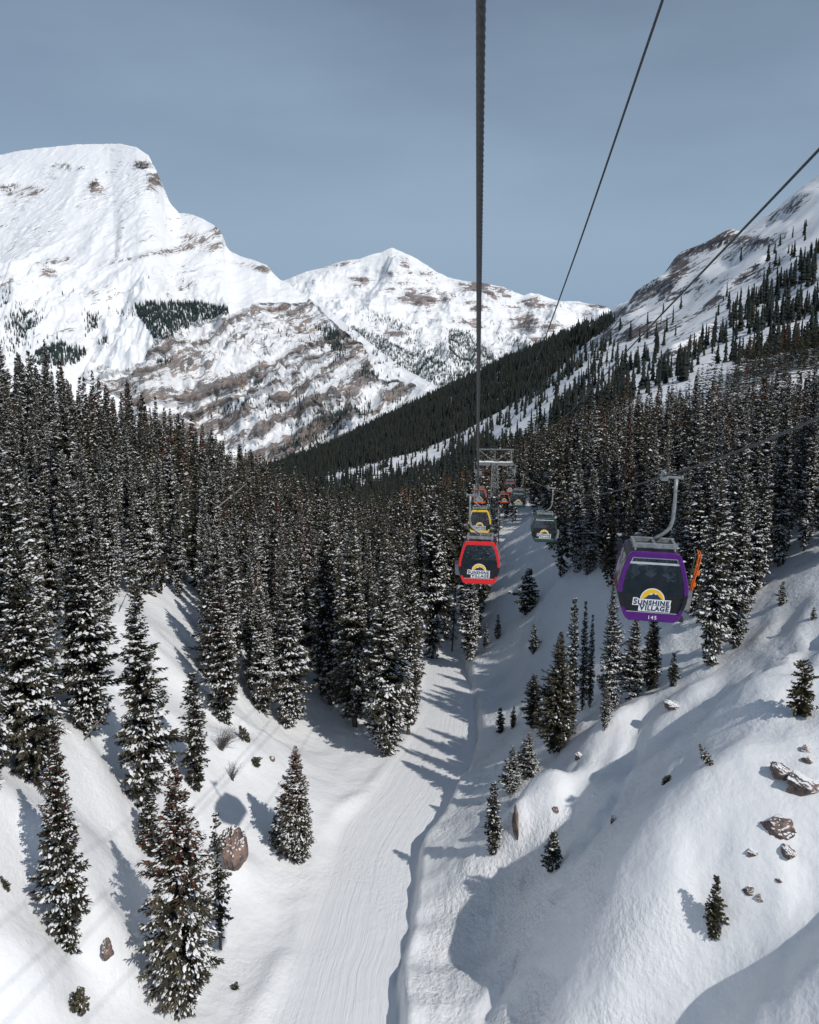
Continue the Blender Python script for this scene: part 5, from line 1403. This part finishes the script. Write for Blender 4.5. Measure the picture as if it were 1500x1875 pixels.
def rock_px(u, v, w, h, label, k=0, group=None, sink=0.42, rot=0.0, name='rock'):
    p = ground_hit(u, v); d = p[1] * CP - p[2] * SP
    W_, H_ = w / 1500 * d / 2 * 1.0, h / 1500 * d / 2 * 1.15
    o = link_mesh(name, ROCKS[k]); o.scale = (W_, (W_ + H_) * 0.5, H_ * 1.1); o.location = (p[0], p[1] + 0.25 * (W_ + H_) * 0.5, p[2] + H_ * (0.5 - sink)); o.rotation_euler = (0.1, rot, random.random() * 0.6 - 0.3)
    tag(o, label, 'rock', group)
RG = 'rocks of the snowy outcrop on the right'
rock_px(424, 1574, 46, 84, 'tall tan boulder half hidden behind the thin sparse conifer', 5, name='boulder', sink=0.2)
rock_px(1432, 1420, 46, 34, 'jagged pinkish rock at the upper left of the outcrop on the right slope', 1, RG)
rock_px(1474, 1450, 70, 48, 'largest grey-pink rock of the outcrop at the right edge', 2, RG)
rock_px(1436, 1512, 74, 44, 'separate long pinkish-brown rock face lowest on the outcrop bulge', 3, RG)
rock_px(1476, 1376, 26, 16, 'small reddish rock highest on the outcrop near the right edge', 4, RG)
rock_px(1481, 1397, 20, 22, 'small upright grey rock just under the highest reddish one', 0, RG)
rock_px(1446, 1566, 34, 26, 'flat dark rocks peeping from snow below the long pinkish rock', 1, RG)
rock_px(1380, 1566, 26, 14, 'small low rock in the snow left of the flat dark one', 2, RG)
rock_px(1375, 1630, 26, 18, 'small rock in the bright snow right of the lone narrow fir', 3, RG)
rock_px(1392, 1646, 20, 12, 'lower of the two little rocks beside the lone narrow fir', 4, RG)
rock_px(1428, 1615, 14, 12, 'tiny rock chip between the flat rocks and the pair near the fir', 0, RG)
rock_px(1232, 1294, 40, 16, 'brown rock face under a snow lip right of the row of trees', 1)
rock_px(1126, 1502, 16, 12, 'little dark stone at the head of the long groove on the right slope', 2)
rock_px(1018, 1482, 18, 16, 'small dark stone at the edge of the snow pillow crest', 3)
rock_px(944, 1520, 16, 60, 'rock standing in for the dark hollow between the two rounded snow pillows', 4, sink=0.3)  # rock shape put in for the shaded cavity in the snow
rock_px(497, 1392, 12, 16, 'small round stone in the cabin shadow on the left bank', 0)
rock_px(198, 1752, 20, 44, 'mottled rock showing through steep snow at lower left', 1, sink=0.3)
rock_px(1062, 1388, 20, 14, 'knob of dark stone among the snow lumps on the crest of the right slope', 2)

m_twig = simple_mat('bare_twigs', (0.10, 0.085, 0.08), 0.9, var=0.3)
m_grey = simple_mat('silver_dead_wood', (0.24, 0.22, 0.20), 0.9, var=0.35, scale=2)
def twig_bush(u, v, wpx, hpx, lean, label, n=60, seed=1, group=None, needles=False):
    p = ground_hit(u, v); d = p[1] * CP - p[2] * SP; w, h = wpx / 1500 * d, hpx / 1500 * d
    r = np.random.default_rng(seed); e = empty('bare_bush', tuple(p))
    mb = MB()
    for k in range(n):
        a = r.normal() * 0.55; x1 = w * 0.5 * (a + lean); y1 = r.normal() * w * 0.15; z1 = h * (0.45 + 0.6 * r.random())
        mb.tube([(r.normal() * 0.06 * w, 0, -0.15), (x1 * 0.45, y1 * 0.5, z1 * 0.55), (x1, y1, z1)], [0.018, 0.012, 0.004], 4, cap=False)
        for q in range(2):
            f = 0.5 + 0.4 * r.random(); b0 = Vector((x1 * f, y1 * f, z1 * f)); mb.tube([b0, b0 + Vector((r.normal() * 0.2 * w, r.normal() * 0.1 * w, 0.25 * h * r.random()))], [0.009, 0.003], 3, cap=False)
    mb.build('twigs', m_twig, e); tag(e, label, 'bush', group)
twig_bush(402, 1372, 50, 44, 0.9, 'bush of bare grey twigs leaning right on the hump above the lone red-topped tree', 70, 3)
twig_bush(424, 1428, 26, 36, 0.5, 'smaller sparse twig bush below the larger bare one', 30, 4)
def sprig(u, v, wpx, hpx, label, seed):
    p = ground_hit(u, v); d = p[1] * CP - p[2] * SP
    place_tree('smalldark', (p[0], p[1], p[2] - 0.05), hpx / 1500 * d, wpx / 1500 * d, label, cat='sapling', name='conifer_sapling', tilt=(0.25, 0.35 * (1 if seed % 2 else -1)))
sprig(455, 1358, 20, 42, 'dark conifer sprig just right of the bare twig bush', 1)
sprig(470, 1398, 26, 16, 'low dark tuft on the snow left of the shadowed round stone', 2)
sprig(14, 1632, 16, 34, 'dark twisted sprig on the steep snow at the far left edge', 1)
sprig(427, 1812, 14, 18, 'tiny dark sprig on the snow bowl right of the broad red-topped tree', 2)
sprig(1216, 1436, 18, 26, 'small dark tuft of needles alone in the shaded right slope', 1)
sprig(1120, 1508, 10, 12, 'tiny tuft beside the dark stone at the groove', 2)
def log_px(a, b, r_, label, name, up=0.3):
    A, B = ground_hit(*a), ground_hit(*b)
    e = empty(name, tuple(A)); B = Vector(B) - Vector(A); 
    MB().tube([Vector((0, 0, up)), B * 0.5 + Vector((0, 0, up * 1.3)), B + Vector((0, 0, up))], [r_, r_ * 0.75, r_ * 0.4], 8).build('trunk', m_grey, e)
    mb = MB(); rr_ = np.random.default_rng(5)
    for k in range(14):
        f = 0.25 + 0.7 * rr_.random(); q = B * f + Vector((0, 0, up)); mb.tube([q, q + Vector((rr_.normal() * 0.4, rr_.normal() * 0.3, 0.25 + 0.5 * rr_.random()))], [0.02, 0.005], 4, cap=False)
    mb.build('branch_stubs', m_grey, e); return tag(e, label, 'fallen tree')
def dead_pole(u, v, ut, vt, Yoff, r_, label):
    p = ground_hit(u, v); top = at(ut, vt, p[1] + Yoff); e = empty('dead_tree', tuple(p)); B = Vector(top) - Vector(p)
    MB().tube([(0, 0, -0.3), B * 0.5, B], [r_, r_ * 0.7, r_ * 0.3], 8).build('trunk', m_grey, e)
    mb = MB(); rr_ = np.random.default_rng(int(u))
    for k in range(16):
        f = 0.35 + 0.62 * rr_.random(); q = B * f; mb.tube([q, q + Vector((rr_.normal() * 0.5, rr_.normal() * 0.4, rr_.normal() * 0.25))], [0.022, 0.006], 4, cap=False)
    mb.build('branch_stubs', m_grey, e); tag(e, label, 'dead tree')
dead_pole(150, 1352, 196, 1306, 1.0, 0.07, 'bare dead stem leaning right beside the red-tipped narrow tree')
dead_pole(312, 1000, 452, 885, 3.0, 0.16, 'long grey dead trunk leaning diagonally across the left slope forest')
dead_pole(215, 1120, 250, 1052, 0.5, 0.05, 'thin bare stem leaning right in the snowy gap of the left forest')
print('THINGS', len([o for o in bpy.data.objects if o.parent is None]))
